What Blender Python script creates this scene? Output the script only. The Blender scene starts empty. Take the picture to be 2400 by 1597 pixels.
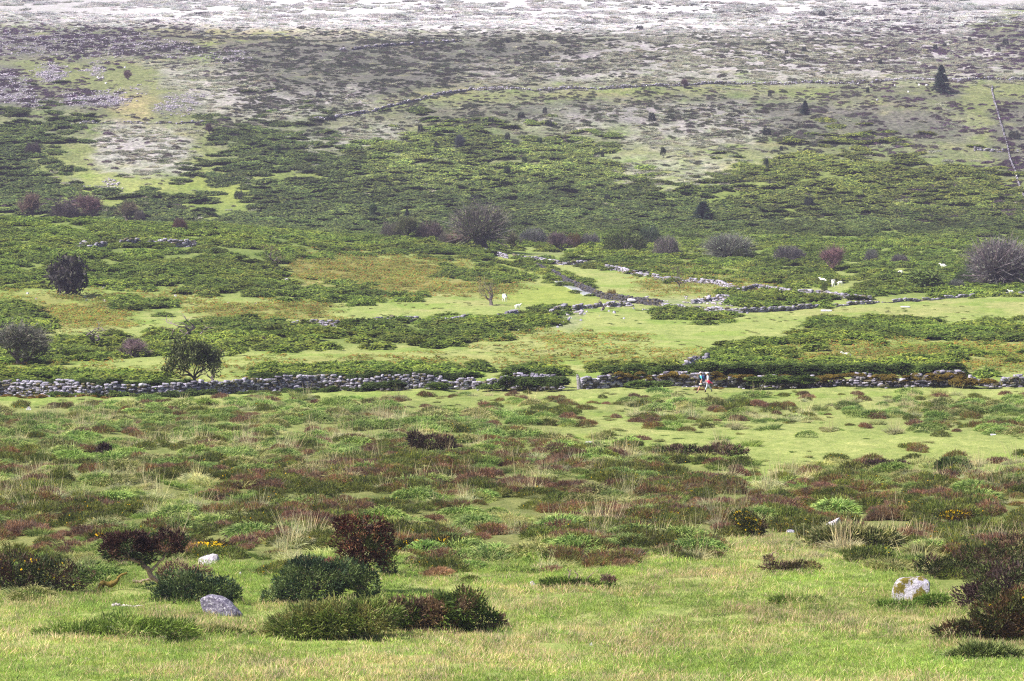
import bpy, math, random
import numpy as np
from mathutils import Vector
R = math.radians
rnd = random.Random(7)
rng = np.random.default_rng(11)

# ------------------------------------------------------------ camera, sky, sun, exposure
SC = bpy.context.scene
COL = SC.collection
PITCH = R(5.5)
F = 7577.0                       # focal length in photo pixels (photo 2400 x 1597)
cam_d = bpy.data.cameras.new('camera')
cam_d.sensor_width = 36.0
cam_d.lens = 36.0 * F / 2400.0
cam_d.clip_start = 0.5
cam_d.clip_end = 20000
cam = bpy.data.objects.new('camera', cam_d)
COL.objects.link(cam)
cam.rotation_euler = (R(90) - PITCH, 0, 0)
SC.camera = cam

SUN_EL, SUN_AZ = R(50), R(-108)    # azimuth from +Y (the view), negative = from the left
w = bpy.data.worlds.new('World')
SC.world = w
w.use_nodes = True
nt = w.node_tree
bg = nt.nodes['Background']
sky = nt.nodes.new('ShaderNodeTexSky')
sky.sky_type = 'NISHITA'
sky.sun_disc = False
sky.sun_elevation = SUN_EL
sky.sun_rotation = SUN_AZ
sky.dust_density = 2.5
sky.air_density = 1.0
nt.links.new(sky.outputs[0], bg.inputs[0])
bg.inputs[1].default_value = 0.085
sun_d = bpy.data.lights.new('sun', 'SUN')
sun_d.energy = 5.0
sun_d.angle = R(6.0)
sun_d.color = (1.0, 0.95, 0.87)
sun = bpy.data.objects.new('sun', sun_d)
COL.objects.link(sun)
sd = Vector((math.sin(SUN_AZ) * math.cos(SUN_EL), math.cos(SUN_AZ) * math.cos(SUN_EL), math.sin(SUN_EL)))
sun.rotation_euler = (-sd).to_track_quat('-Z', 'Y').to_euler()
SC.view_settings.view_transform = 'Standard'
SC.view_settings.look = 'None'
SC.view_settings.gamma = 1.0
SC.view_settings.use_curve_mapping = False
SC.view_settings.exposure = 0.72
SC.cycles.max_bounces = 5
SC.cycles.diffuse_bounces = 3
SC.cycles.glossy_bounces = 2
SC.cycles.transmission_bounces = 3
SC.cycles.transparent_max_bounces = 4
SC.cycles.use_denoising = False
SC.cycles.filter_width = 1.2

# ------------------------------------------------------------ noise
def _h(ix, iy, s):
    n = (ix.astype(np.int64) * 374761393 + iy.astype(np.int64) * 668265263 + s * 974634777) & 0x7fffffff
    n = ((n ^ (n >> 13)) * 1274126177) & 0x7fffffff
    return ((n ^ (n >> 16)) & 0xffff) / 65535.0
def vn(x, y, s=0):
    x = np.asarray(x, float); y = np.asarray(y, float)
    ix = np.floor(x); iy = np.floor(y)
    fx = x - ix; fy = y - iy
    fx = fx * fx * (3 - 2 * fx); fy = fy * fy * (3 - 2 * fy)
    a = _h(ix, iy, s); b = _h(ix + 1, iy, s); c = _h(ix, iy + 1, s); d = _h(ix + 1, iy + 1, s)
    return (a * (1 - fx) + b * fx) * (1 - fy) + (c * (1 - fx) + d * fx) * fy
def fbm(x, y, s=0, o=4):
    t = 0; a = 1; n = 0
    for i in range(o):
        t = t + a * vn(x, y, s + i * 17); n += a; a *= .5
        x = np.asarray(x) * 2.03 + 13.7; y = np.asarray(y) * 2.03 - 7.1
    return t / n
def ss(a, b, x):
    t = np.clip((x - a) / (b - a), 0, 1)
    return t * t * (3 - 2 * t)

# ------------------------------------------------------------ terrain height
CP, SP = math.cos(PITCH), math.sin(PITCH)
def slope(row):
    t = (798.5 - row) / F
    return (-SP + CP * t) / (CP + SP * t)
NEAR = [(-400, None), (80, 1640), (90, 1560), (100, 1472), (112, 1382), (125, 1303), (145, 1203), (170, 1108), (200, 1023), (230, 961), (254, 921), (262, 909)]
FAR = [(660, 520), (700, 462), (740, 398), (780, 335), (830, 262), (880, 205), (940, 157), (1010, 110), (1120, 62), (1300, 20), (1500, -12), (2000, -50), (3200, -70), (6500, -75)]
BASE = [(280, 881), (300, 852), (335, 803), (370, 762), (410, 722), (450, 688), (490, 655), (530, 624), (565, 598), (600, 573), (630, 548)]
PROF = {
    0: [(285, 878), (312, 845), (350, 790), (390, 733), (418, 693), (440, 655), (470, 606), (500, 566), (530, 532), (552, 514), (585, 534), (625, 530)],
    450: [(285, 876), (310, 842), (345, 797), (385, 745), (420, 705), (445, 668), (475, 624), (508, 580), (538, 548), (562, 529), (595, 546), (630, 534)],
    900: [(282, 878), (302, 848), (340, 800), (380, 756), (415, 715), (448, 682), (485, 645), (525, 604), (555, 580), (582, 559), (610, 570), (640, 545)],
    1300: BASE, 1850: BASE,
    2400: [(280, 880), (300, 853), (335, 806), (370, 766), (410, 724), (440, 693), (480, 664), (530, 630), (565, 604), (600, 577), (630, 552)],
}
YS = np.concatenate([np.arange(-400, 1400, 2.0), np.arange(1400, 6500, 20.0)])
KC = np.array(sorted(PROF), float)
ZT = []
for c in KC:
    pts = [(y, r) for y, r in NEAR if r] + PROF[int(c)] + FAR
    yy = [-400, -60, 0, 40] + [p[0] for p in pts]
    zz = [4, 0.5, -1.8, -8.5] + [p[0] * slope(p[1]) for p in pts]
    zi = np.interp(YS, yy, zz)
    k = np.hanning(13); k /= k.sum()
    zp = np.convolve(np.pad(zi, 6, mode='edge'), k, 'valid')
    ZT.append(np.where(YS < 1350, zp, zi))
ZT = np.array(ZT)
def H(x, y, fine=True):
    x = np.asarray(x, float); y = np.asarray(y, float)
    col = 1200 + F * x / np.maximum(y, 40)
    col = np.clip(col, KC[0], KC[-1])
    z = 0
    zi = np.array([np.interp(y, YS, ZT[i]) for i in range(len(KC))])
    j = np.clip(np.searchsorted(KC, col, 'right') - 1, 0, len(KC) - 2)
    t = (col - KC[j]) / (KC[j + 1] - KC[j]); t = t * t * (3 - 2 * t)
    z = np.take_along_axis(zi, j[None], 0)[0] * (1 - t) + np.take_along_axis(zi, (j + 1)[None], 0)[0] * t
    far = ss(600, 750, y)
    z = z + (fbm(x / 60, y / 60, 3, 3) - .5) * (0.8 + 4.0 * far)
    z = z + (fbm(x / 9, y / 14, 5, 2) - .5) * (0.45 + 0.6 * far)
    if fine:
        z = z + (fbm(x / 1.5, y / 1.7, 9, 3) - .5) * 0.34
    return z
def h1(x, y, fine=True): return float(H(np.array([x]), np.array([y]), fine)[0])
def proj(x, y, z):
    d = y * CP - z * SP; v = y * SP + z * CP
    d = np.maximum(d, 1e-3)
    return 1200 + F * x / d, 798.5 - F * v / d
YM = np.geomspace(70, 2600, 5000)
def at(col, row):
    """world ground point seen at a photo pixel"""
    t = (798.5 - row) / F
    d = YM / (CP + SP * t)
    X = (col - 1200) / F * d
    z = H(X, YM, False)
    _, pr = proj(X, YM, z)
    k = int(np.argmax(pr <= row))
    if pr[k] > row: k = len(YM) - 1
    if k > 0:
        f = (pr[k - 1] - row) / max(pr[k - 1] - pr[k], 1e-6)
        y = YM[k - 1] + (YM[k] - YM[k - 1]) * f; x = X[k - 1] + (X[k] - X[k - 1]) * f
    else:
        y = YM[0]; x = X[0]
    return float(x), float(y), h1(x, y)

# ------------------------------------------------------------ ground cover regions
GX0, GX1, GY0, GY1, GS = -700, 3100, -120, 1720, 5.0
gx = np.arange(GX0, GX1, GS); gy = np.arange(GY0, GY1, GS)
GXX, GYY = np.meshgrid(gx, gy)
def inpoly(P):
    r = np.zeros(GXX.shape, bool); n = len(P)
    for i in range(n):
        x1, y1 = P[i]; x2, y2 = P[(i + 1) % n]
        if y1 == y2: continue
        c = ((y1 > GYY) != (y2 > GYY)) & (GXX < (x2 - x1) * (GYY - y1) / (y2 - y1) + x1)
        r ^= c
    return r
def blur(a, k):
    for _ in range(2):
        for ax in (0, 1):
            p = np.pad(a, [(k, k) if i == ax else (0, 0) for i in (0, 1)], mode='edge')
            c = np.cumsum(p, ax); c = np.insert(c, 0, 0, ax)
            n = 2 * k + 1
            a = (np.take(c, range(n, c.shape[ax]), ax) - np.take(c, range(0, c.shape[ax] - n), ax)) / n
    return a
def box(x0, y0, x1, y1): return [(x0, y0), (x1, y0), (x1, y1), (x0, y1)]
L = -700; RR = 3100
LAY = {}
def lay(name, polys, k=1):
    a = LAY.get(name, np.zeros(GXX.shape))
    for p in polys:
        v = 1.0
        if isinstance(p, tuple) and isinstance(p[0], (int, float)): v, p = p
        b = blur(inpoly(p).astype(float), k) * abs(v)
        a = np.maximum(a, b) if v > 0 else a * (1 - b)
    LAY[name] = a
# far moor, pale bleached grass
lay('pale', [[(L, -120), (RR, -120), (RR, 10), (2400, 12), (2250, 60), (2350, 110), (2400, 160), (2300, 180), (1700, 180), (1500, 120), (1480, 82), (1100, 76), (700, 66), (450, 58), (L, 50)]], 2)
lay('pale', [(.75, [(1500, 80), (1900, 110), (2400, 110), (2400, 185), (1400, 195), (1100, 170)]),
             (.85, [(225, 300), (300, 285), (420, 300), (460, 340), (450, 395), (380, 410), (260, 410), (215, 370)]),
             (.7, [(330, 150), (520, 140), (660, 210), (880, 200), (860, 250), (700, 280), (480, 280), (460, 230), (380, 190)]),
             (.7, [(640, 345), (760, 310), (850, 290), (980, 290), (920, 330), (800, 345), (690, 360)]),
             (.55, [(1180, 260), (1500, 240), (1750, 240), (1820, 300), (1750, 360), (1560, 350), (1350, 310), (1200, 290)]),
             (.5, [(1400, 370), (1560, 360), (1790, 370), (1700, 420), (1500, 440), (1400, 420)]),
             (.6, [(1080, 150), (1250, 150), (1300, 195), (1080, 190)]),
             (.6, box(700, 60, 1300, 90)), (.5, box(500, 200, 800, 240))], 3)
lay('straw', [(.6, box(330, 60, 900, 85)), (.7, box(1100, 150, 1250, 168)), (.6, box(270, 225, 360, 280)), (.5, box(850, 150, 900, 175)), (.6, box(1620, 110, 1800, 150))], 3)
# heather and low dark shrub on the far moor
lay('heath', [(.75, [(L, 56), (450, 62), (520, 130), (300, 140), (L, 145)]),
              (.9, [(500, 85), (1500, 82), (1650, 120), (1500, 170), (1100, 200), (900, 240), (760, 265), (560, 270), (520, 150)]),
              (.8, [(L, 145), (40, 150), (60, 190), (280, 215), (300, 245), (200, 262), (L, 265)]),
              (.85, [(960, 245), (1300, 228), (1680, 222), (2040, 232), (2240, 245), (2290, 330), (1900, 345), (1750, 320), (1500, 300), (1250, 300), (900, 300)]),
              (.7, [(1900, 30), (2250, 55), (RR, 60), (RR, 170), (2000, 165), (1700, 130), (1720, 110)]),
              (.9, [(1700, 88), (1900, 100), (2100, 120), (1900, 140), (1600, 120), (1500, 84)]),
              (.55, [(1500, 14), (1800, 18), (1830, 30), (1500, 26)]), (.9, box(1890, 34, 2180, 44)), (.8, box(1610, 20, 1800, 28)),
              (.6, [(500, 280), (1000, 240), (1200, 240), (900, 300), (640, 340), (520, 340)]),
              (.7, [(1950, 200), (2260, 200), (2280, 245), (2100, 260), (1900, 240)]),
              (.8, box(2320, 230, RR, 450)), (.6, [(2000, 460), (2400, 420), (RR, 420), (RR, 560), (2200, 570), (1900, 520)]),
              (.75, [(1560, 480), (1620, 500), (1700, 560), (1600, 590), (1240, 590), (1240, 560), (1500, 560)])], 3)
# green bracken
lay('fern', [[(L, 262), (220, 265), (150, 300), (80, 320), (190, 330), (150, 380), (90, 400), (240, 440), (210, 490), (330, 500), (200, 540), (L, 515)],
             [(560, 276), (740, 276), (730, 305), (650, 340), (600, 350), (720, 352), (830, 330), (900, 296), (1100, 300), (1300, 310), (1420, 350), (1400, 420), (1560, 450), (1640, 420), (1800, 370),
              (1900, 345), (2150, 345), (2300, 380), (2400, 440), (RR, 440), (RR, 590), (1700, 585), (1250, 578), (1000, 575), (600, 560), (200, 540), (260, 470), (380, 440), (500, 420), (470, 380), (490, 320)],
             [(L, 508), (300, 515), (600, 545), (1000, 560), (1160, 585), (1150, 608), (1000, 598), (800, 590), (660, 606), (640, 640), (700, 680), (680, 698), (500, 690), (400, 672), (L, 680)],
             [(700, 672), (820, 668), (900, 690), (990, 700), (960, 710), (720, 700)], [(270, 712), (330, 700), (410, 712), (420, 728), (290, 730)],
             [(L, 725), (60, 718), (110, 745), (90, 770), (L, 775)], [(1060, 628), (1160, 625), (1250, 660), (1150, 655), (1050, 648)],
             [(L, 810), (120, 800), (260, 795), (420, 780), (500, 750), (600, 745), (640, 765), (760, 775), (950, 755), (1200, 745), (1290, 720), (1340, 735), (1250, 765), (1180, 780), (1050, 800), (900, 808), (620, 818), (420, 830), (200, 840), (60, 854), (L, 860)],
             (.45, [(1240, 590), (1500, 600), (1700, 630), (1960, 630), (2060, 660), (1900, 668), (1700, 662), (1500, 640), (1330, 612)]),
             [(1190, 603), (1260, 612), (1330, 645), (1400, 690), (1380, 690), (1300, 655), (1240, 630)],
             (.45, [(1250, 580), (1700, 588), (RR, 590), (RR, 640), (2040, 645), (1700, 625)]), [(2040, 650), (2400, 640), (RR, 640), (RR, 690), (2150, 692), (2060, 700), (2000, 690)],
             [(1700, 685), (1900, 690), (1960, 708), (1720, 712)], [(1540, 728), (1700, 740), (1720, 748), (1560, 740)],
             [(1920, 748), (1990, 750), (2190, 762), (2232, 788), (2245, 764), (2400, 752), (RR, 752), (RR, 792), (2060, 792), (1900, 808), (1760, 850), (1660, 845), (1680, 815), (1800, 795), (1930, 780)],
             [(L, 884), (420, 885), (420, 893), (L, 897)], [(600, 872), (1120, 866), (1120, 882), (600, 888)], [(1188, 872), (1250, 866), (1300, 878), (1310, 895), (1188, 900)],
             [(1418, 868), (1500, 866), (2250, 846), (2250, 868), (1500, 878), (1418, 882)],
             (.04, [(1700, 850), (1900, 805), (RR, 790), (RR, 870), (1700, 862)]),
             (-.85, [(1130, 606), (1180, 604), (1290, 650), (1240, 650)]), (-.8, box(2080, 622, 2270, 648)), (-.8, [(1560, 540), (1700, 522), (1720, 540), (1560, 572)]),
             (-.95, [(470, 300), (520, 300), (495, 390), (560, 415), (610, 440), (570, 485), (510, 485), (470, 440), (420, 445), (445, 400)]),
             (-.8, box(75, 322, 165, 375)), (-.6, box(230, 420, 330, 470)), (-.5, [(1480, 360), (1780, 370), (1640, 430), (1500, 430)])], 1)
# dry, orange, sparse bracken
lay('rust', [(.8, [(660, 600), (900, 600), (1060, 610), (1240, 660), (1180, 690), (950, 690), (820, 665), (700, 670)]),
             [(80, 705), (300, 712), (300, 765), (150, 770), (80, 740)], (.9, [(420, 712), (760, 715), (800, 742), (500, 745)]),
             (.6, [(L, 690), (500, 690), (420, 710), (L, 712)]), (.5, [(520, 848), (1300, 828), (1650, 818), (1640, 838), (1200, 855), (700, 872), (350, 868)]),
             (.35, [(L, 862), (400, 855), (500, 875), (L, 884)]), (.75, [(1700, 855), (1900, 808), (RR, 792), (RR, 868), (1740, 862)]),
             (.6, [(1380, 605), (1900, 650), (1700, 690), (1560, 650)]), (.55, box(1500, 655, 1720, 690)), (.5, box(1050, 790, 1500, 806))], 2)
# bright short turf
lay('turf', [[(40, 142), (330, 142), (430, 200), (475, 235), (460, 282), (380, 285), (290, 250), (170, 215), (60, 190)], box(165, 255, 275, 275), [(170, 335), (230, 330), (240, 365), (180, 368)],
             [(480, 300), (505, 300), (480, 400), (540, 420), (600, 440), (560, 480), (520, 480), (470, 430), (440, 440), (455, 400)],
             [(1080, 216), (1400, 212), (1700, 203), (2160, 192), (RR, 190), (RR, 330), (2330, 300), (2280, 270), (2200, 262), (2240, 245), (2000, 222), (1880, 222), (1690, 214), (1300, 222), (1000, 245), (900, 265), (880, 260)],
             box(1930, 238, 2000, 244), box(2120, 250, 2260, 256), [(2290, 300), (2400, 300), (2400, 440), (2350, 430)],
             [(1130, 606), (1180, 604), (1300, 655), (1400, 692), (1460, 712), (1200, 712), (1150, 690), (1290, 660)], [(1560, 540), (1700, 522), (1720, 540), (1560, 572)], box(2080, 622, 2270, 648),
             box(80, 325, 160, 372)], 1)
# foreground moor: tussocks and heath
FG = [(L, 1000), (150, 965), (700, 950), (1200, 975), (1300, 1010), (1500, 1060), (1560, 1085), (1700, 1095), (1740, 1150), (1790, 1150), (1830, 1110), (1990, 1090), (2200, 1095), (RR, 1100),
      (RR, 1500), (2240, 1400), (2160, 1340), (1960, 1290), (1840, 1270), (1760, 1255), (1680, 1310), (1400, 1310), (1260, 1325), (920, 1330), (640, 1320), (430, 1310), (200, 1360), (60, 1390), (L, 1400)]
lay('moor', [FG], 3)
lay('heather', [(.9, [(L, 1090), (500, 1090), (900, 1060), (1300, 1040), (1740, 1110), (1780, 1170), (2050, 1100), (RR, 1120), (RR, 1290), (2160, 1330), (1950, 1260), (1760, 1250), (1660, 1300), (1250, 1320), (880, 1330), (500, 1290), (L, 1330)])], 6)
lay('tuss', [(.9, [(L, 950), (160, 962), (300, 945), (700, 938), (1200, 935), (1330, 940), (1440, 990), (1300, 1010), (1200, 1060), (900, 1060), (500, 1110), (L, 1110)]),
             (.8, [(900, 925), (1330, 930), (1330, 940), (1440, 1000), (1300, 1010), (900, 1010)]), [(1400, 932), (1560, 930), (1720, 925), (1850, 945), (1860, 985), (1600, 990), (1400, 965)],
             [(2000, 955), (2200, 940), (RR, 950), (RR, 1025), (2230, 1005), (2010, 990)], [(1560, 1060), (1740, 1055), (1745, 1075), (1570, 1078)],
             (.35, box(1400, 920, RR, 1000))], 3)
# small scattered stones
lay('scree', [(.35, [(L, 70), (300, 80), (560, 130), (L, 140)]), [(85, 158), (150, 150), (148, 185), (100, 188)], box(0, 165, 28, 190), (.9, [(140, 218), (290, 216), (292, 240), (150, 245)]),
              (.6, [(L, 190), (70, 200), (100, 240), (L, 245)]), (.6, box(210, 150, 240, 178)), (.6, [(370, 220), (470, 215), (475, 265), (370, 262)]), (.5, [(290, 205), (345, 203), (345, 212), (295, 214)]),
              (.6, box(30, 185, 75, 200)), (.8, box(160, 420, 182, 450)), (.5, box(255, 420, 280, 438)), (.5, box(500, 125, 580, 145)), (.45, box(1430, 700, 1900, 712)), (.35, box(1260, 725, 1360, 775))], 1)
_f = LAY['fern']; _m = ss(520, 470, GYY); LAY['fern'] = _f * (1 - _m) + blur(_f, 8) * _m
def sample(name, col, row):
    a = LAY[name]
    i = np.clip(((row - GY0) / GS).astype(int), 0, a.shape[0] - 1)
    j = np.clip(((col - GX0) / GS).astype(int), 0, a.shape[1] - 1)
    return a[i, j]
def regions(x, y, z):
    c, r = proj(x, y, z)
    sc = 90.0 / np.maximum(y, 60)                    # organic outlines, about a metre and half wide
    wx = (fbm(x / 5, y / 7, 31, 3) - .5) * 2; wy = (fbm(x / 5, y / 7, 47, 3) - .5) * 2
    c2 = c + wx * 60 * (0.35 + sc); r2 = r + wy * 16 * (0.35 + sc)
    return {k: sample(k, c2, r2) for k in LAY}, c, r

# ------------------------------------------------------------ helpers
def tag(o, label=None, cat=None, group=None, kind=None):
    if label: o['label'] = label
    if cat: o['category'] = cat
    if group: o['group'] = group
    if kind or cat: o['kind'] = kind or 'thing'
    return o
def mesh_np(name, V, faces, fcol=None, smooth=False, vcol=None):
    """faces: list of (n,k) index arrays; fcol: per face colours in that order"""
    me = bpy.data.meshes.new(name)
    V = np.asarray(V, np.float32)
    me.vertices.add(len(V)); me.vertices.foreach_set('co', V.ravel())
    nl = sum(f.size for f in faces); nf = sum(len(f) for f in faces)
    me.loops.add(nl); me.polygons.add(nf)
    me.loops.foreach_set('vertex_index', np.concatenate([f.ravel() for f in faces]).astype(np.int32))
    tot = np.concatenate([np.full(len(f), f.shape[1]) for f in faces])
    st = np.concatenate([[0], np.cumsum(tot)[:-1]])
    me.polygons.foreach_set('loop_start', st.astype(np.int32))
    me.polygons.foreach_set('use_smooth', np.full(nf, smooth))
    if fcol is not None:
        a = me.attributes.new('col', 'FLOAT_COLOR', 'FACE')
        c = np.ones((nf, 4), np.float32); c[:, :3] = fcol
        a.data.foreach_set('color', c.ravel())
    if vcol is not None:
        a = me.attributes.new('col', 'FLOAT_COLOR', 'POINT')
        c = np.ones((len(V), 4), np.float32); c[:, :3] = vcol
        a.data.foreach_set('color', c.ravel())
    me.update(calc_edges=True)
    return me
class Soup:
    """collects polygons with colours"""
    def __init__(s): s.V = []; s.Fs = {}; s.C = {}; s.n = 0
    def add(s, V, Fc, C):
        V = np.asarray(V, float).reshape(-1, 3); Fc = np.asarray(Fc)
        k = Fc.shape[1]
        C = np.asarray(C, float)
        if C.ndim == 1: C = np.tile(C, (len(Fc), 1))
        s.V.append(V); s.Fs.setdefault(k, []).append(Fc + s.n); s.C.setdefault(k, []).append(C); s.n += len(V)
    def quads(s, Q, C):
        Q = np.asarray(Q, float); n, k = Q.shape[:2]
        s.add(Q.reshape(-1, 3), np.arange(n * k).reshape(n, k), C)
    def mesh(s, name, smooth=False):
        ks = sorted(s.Fs)
        return mesh_np(name, np.concatenate(s.V), [np.concatenate(s.Fs[k]) for k in ks], np.concatenate([np.concatenate(s.C[k]) for k in ks]), smooth)
def obj(name, me, m, parent=None, loc=(0, 0, 0)):
    o = bpy.data.objects.new(name, me)
    if m is not None and not me.materials: me.materials.append(m)
    o.location = loc
    COL.objects.link(o)
    if parent is not None: o.parent = parent
    return o
def empty(name, loc, rz=0, s=1.0):
    o = bpy.data.objects.new(name, None)
    o.empty_display_size = .2
    o.location = loc; o.rotation_euler = (0, 0, rz)
    o.scale = (s, s, s) if isinstance(s, (int, float)) else s
    COL.objects.link(o)
    return o
def copy_tree(root, loc, rz, s):
    c = root.copy(); COL.objects.link(c)
    c.location = loc; c.rotation_euler = (0, 0, rz); c.scale = s
    for ch in root.children:
        d = ch.copy(); COL.objects.link(d); d.parent = c
        for g in ch.children:
            e = g.copy(); COL.objects.link(e); e.parent = d
    return c
def tube(S, pts, rad, col, n=5):
    P = np.asarray(pts, float); rad = np.asarray(rad, float)
    T = np.gradient(P, axis=0); T /= np.linalg.norm(T, axis=1)[:, None] + 1e-9
    up = np.array([0.3, 0.2, 1.0]) if abs(T[0, 2]) < .9 else np.array([1.0, 0.1, 0])
    A = np.cross(T, up); A /= np.linalg.norm(A, axis=1)[:, None] + 1e-9
    B = np.cross(T, A)
    th = np.arange(n) * 2 * math.pi / n
    V = P[:, None] + rad[:, None, None] * (np.cos(th)[None, :, None] * A[:, None] + np.sin(th)[None, :, None] * B[:, None])
    m = len(P); idx = np.arange(m * n).reshape(m, n)
    Q = np.stack([idx[:-1], np.roll(idx[:-1], -1, 1), np.roll(idx[1:], -1, 1), idx[1:]], -1).reshape(-1, 4)
    S.add(V.reshape(-1, 3), Q, col)

# ------------------------------------------------------------ materials
def N(m, t, **kw):
    n = m.node_tree.nodes.new(t)
    for k, v in kw.items():
        if k.startswith('i_'): n.inputs[k[2:].replace('_', ' ')].default_value = v
        else: setattr(n, k, v)
    return n
def mixc(m, a, b, f, mode='MIX'):
    n = m.node_tree.nodes.new('ShaderNodeMix'); n.data_type = 'RGBA'; n.blend_type = mode; n.clamp_result = False
    lk = m.node_tree.links
    for i, v in ((0, f), (6, a), (7, b)):
        if hasattr(v, 'is_output'): lk.new(v, n.inputs[i])
        elif isinstance(v, (int, float)): n.inputs[i].default_value = v
        else: n.inputs[i].default_value = (*v, 1)
    return n.outputs[2]
def noise(m, scale, detail=3, rough=.6, coord=None, mapping=None):
    n = N(m, 'ShaderNodeTexNoise'); n.inputs['Scale'].default_value = scale
    n.inputs['Detail'].default_value = detail; n.inputs['Roughness'].default_value = rough
    if coord is not None: m.node_tree.links.new(coord, n.inputs['Vector'])
    return n.outputs['Fac']
def ramp(m, f, a, b):
    n = N(m, 'ShaderNodeMapRange'); n.clamp = True
    n.inputs[1].default_value = a; n.inputs[2].default_value = b
    m.node_tree.links.new(f, n.inputs[0]); return n.outputs[0]
def mat(name):
    m = bpy.data.materials.new(name); m.use_nodes = True
    return m, m.node_tree.nodes['Principled BSDF'], m.node_tree.links
def veg_mat(name, inst=True, transl=.36, rough=.65, vary=.45):
    m, p, lk = mat(name)
    a = N(m, 'ShaderNodeAttribute', attribute_name='col').outputs['Color']
    if inst:
        t = N(m, 'ShaderNodeAttribute', attribute_name='tint', attribute_type='INSTANCER').outputs['Color']
    else:
        t = N(m, 'ShaderNodeObjectInfo').outputs['Color']
    c = mixc(m, a, t, 1.0, 'MULTIPLY')
    g = N(m, 'ShaderNodeNewGeometry').outputs['Position']
    f = ramp(m, noise(m, 1.3, 3, .6, g), .3, .7)
    c = mixc(m, mixc(m, c, (1 - vary, 1 - vary * .9, 1 - vary * .8), 1.0, 'MULTIPLY'), mixc(m, c, (1 + vary, 1 + vary * .9, 1 + vary * .5), 1.0, 'MULTIPLY'), f)
    lk.new(c, p.inputs['Base Color']); p.inputs['Roughness'].default_value = rough
    p.inputs['Specular IOR Level'].default_value = .25
    tr = N(m, 'ShaderNodeBsdfTranslucent'); lk.new(c, tr.inputs[0])
    mx = N(m, 'ShaderNodeMixShader'); mx.inputs[0].default_value = transl
    lk.new(p.outputs[0], mx.inputs[1]); lk.new(tr.outputs[0], mx.inputs[2])
    lk.new(mx.outputs[0], m.node_tree.nodes['Material Output'].inputs[0])
    return m
M_veg = veg_mat('foliage')
M_tree = veg_mat('tree_foliage', inst=False, transl=.2)
def bark_mat():
    m, p, lk = mat('bark')
    a = N(m, 'ShaderNodeAttribute', attribute_name='col').outputs['Color']
    g = N(m, 'ShaderNodeNewGeometry').outputs['Position']
    f = ramp(m, noise(m, 9, 4, .7, g), .35, .7)
    lk.new(mixc(m, mixc(m, a, (.5, .5, .5), 1.0, 'MULTIPLY'), mixc(m, a, (1.3, 1.25, 1.2), 1.0, 'MULTIPLY'), f), p.inputs['Base Color'])
    p.inputs['Roughness'].default_value = .85
    return m
M_bark = bark_mat()
def rock_mat(name, moss=.0, lich=.5, mossc=(.11, .10, .015), sc=1.0):
    m, p, lk = mat(name)
    a = N(m, 'ShaderNodeAttribute', attribute_name='col').outputs['Color']
    g = N(m, 'ShaderNodeTexCoord').outputs['Object']
    f = ramp(m, noise(m, 5 * sc, 6, .7, g), .38, .66)
    c = mixc(m, mixc(m, a, (.45, .42, .5), 1.0, 'MULTIPLY'), a, f)
    f2 = ramp(m, noise(m, 11 * sc, 4, .75, g), .52, .62)
    c = mixc(m, c, (.80, .78, .84), mixf(m, f2, lich))
    if moss:
        f3 = ramp(m, noise(m, 2.6 * sc, 5, .7, g), .64 - .3 * moss, .70 - .3 * moss)
        c = mixc(m, c, mossc, f3)
    lk.new(c, p.inputs['Base Color']); p.inputs['Roughness'].default_value = .9
    b = N(m, 'ShaderNodeBump'); b.inputs['Strength'].default_value = .9; b.inputs['Distance'].default_value = .1
    lk.new(noise(m, 8 * sc, 6, .7, g), b.inputs['Height']); lk.new(b.outputs[0], p.inputs['Normal'])
    return m
def mixf(m, f, k):
    n = N(m, 'ShaderNodeMath', operation='MULTIPLY'); m.node_tree.links.new(f, n.inputs[0]); n.inputs[1].default_value = k
    return n.outputs[0]
M_wall = rock_mat('wall_stone', .3, .3, sc=.8)
M_rock = rock_mat('granite', .0, .6)
M_rockm = rock_mat('mossy_granite', .6, .6, (.16, .13, .012), sc=.9)
def plain(name, c, rough=.7, spec=.3):
    m, p, lk = mat(name)
    g = N(m, 'ShaderNodeTexCoord').outputs['Object']
    f = noise(m, 14, 3, .6, g)
    lk.new(mixc(m, tuple(v * .85 for v in c), tuple(min(v * 1.12, 1) for v in c), f), p.inputs['Base Color'])
    p.inputs['Roughness'].default_value = rough; p.inputs['Specular IOR Level'].default_value = spec
    return m

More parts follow.
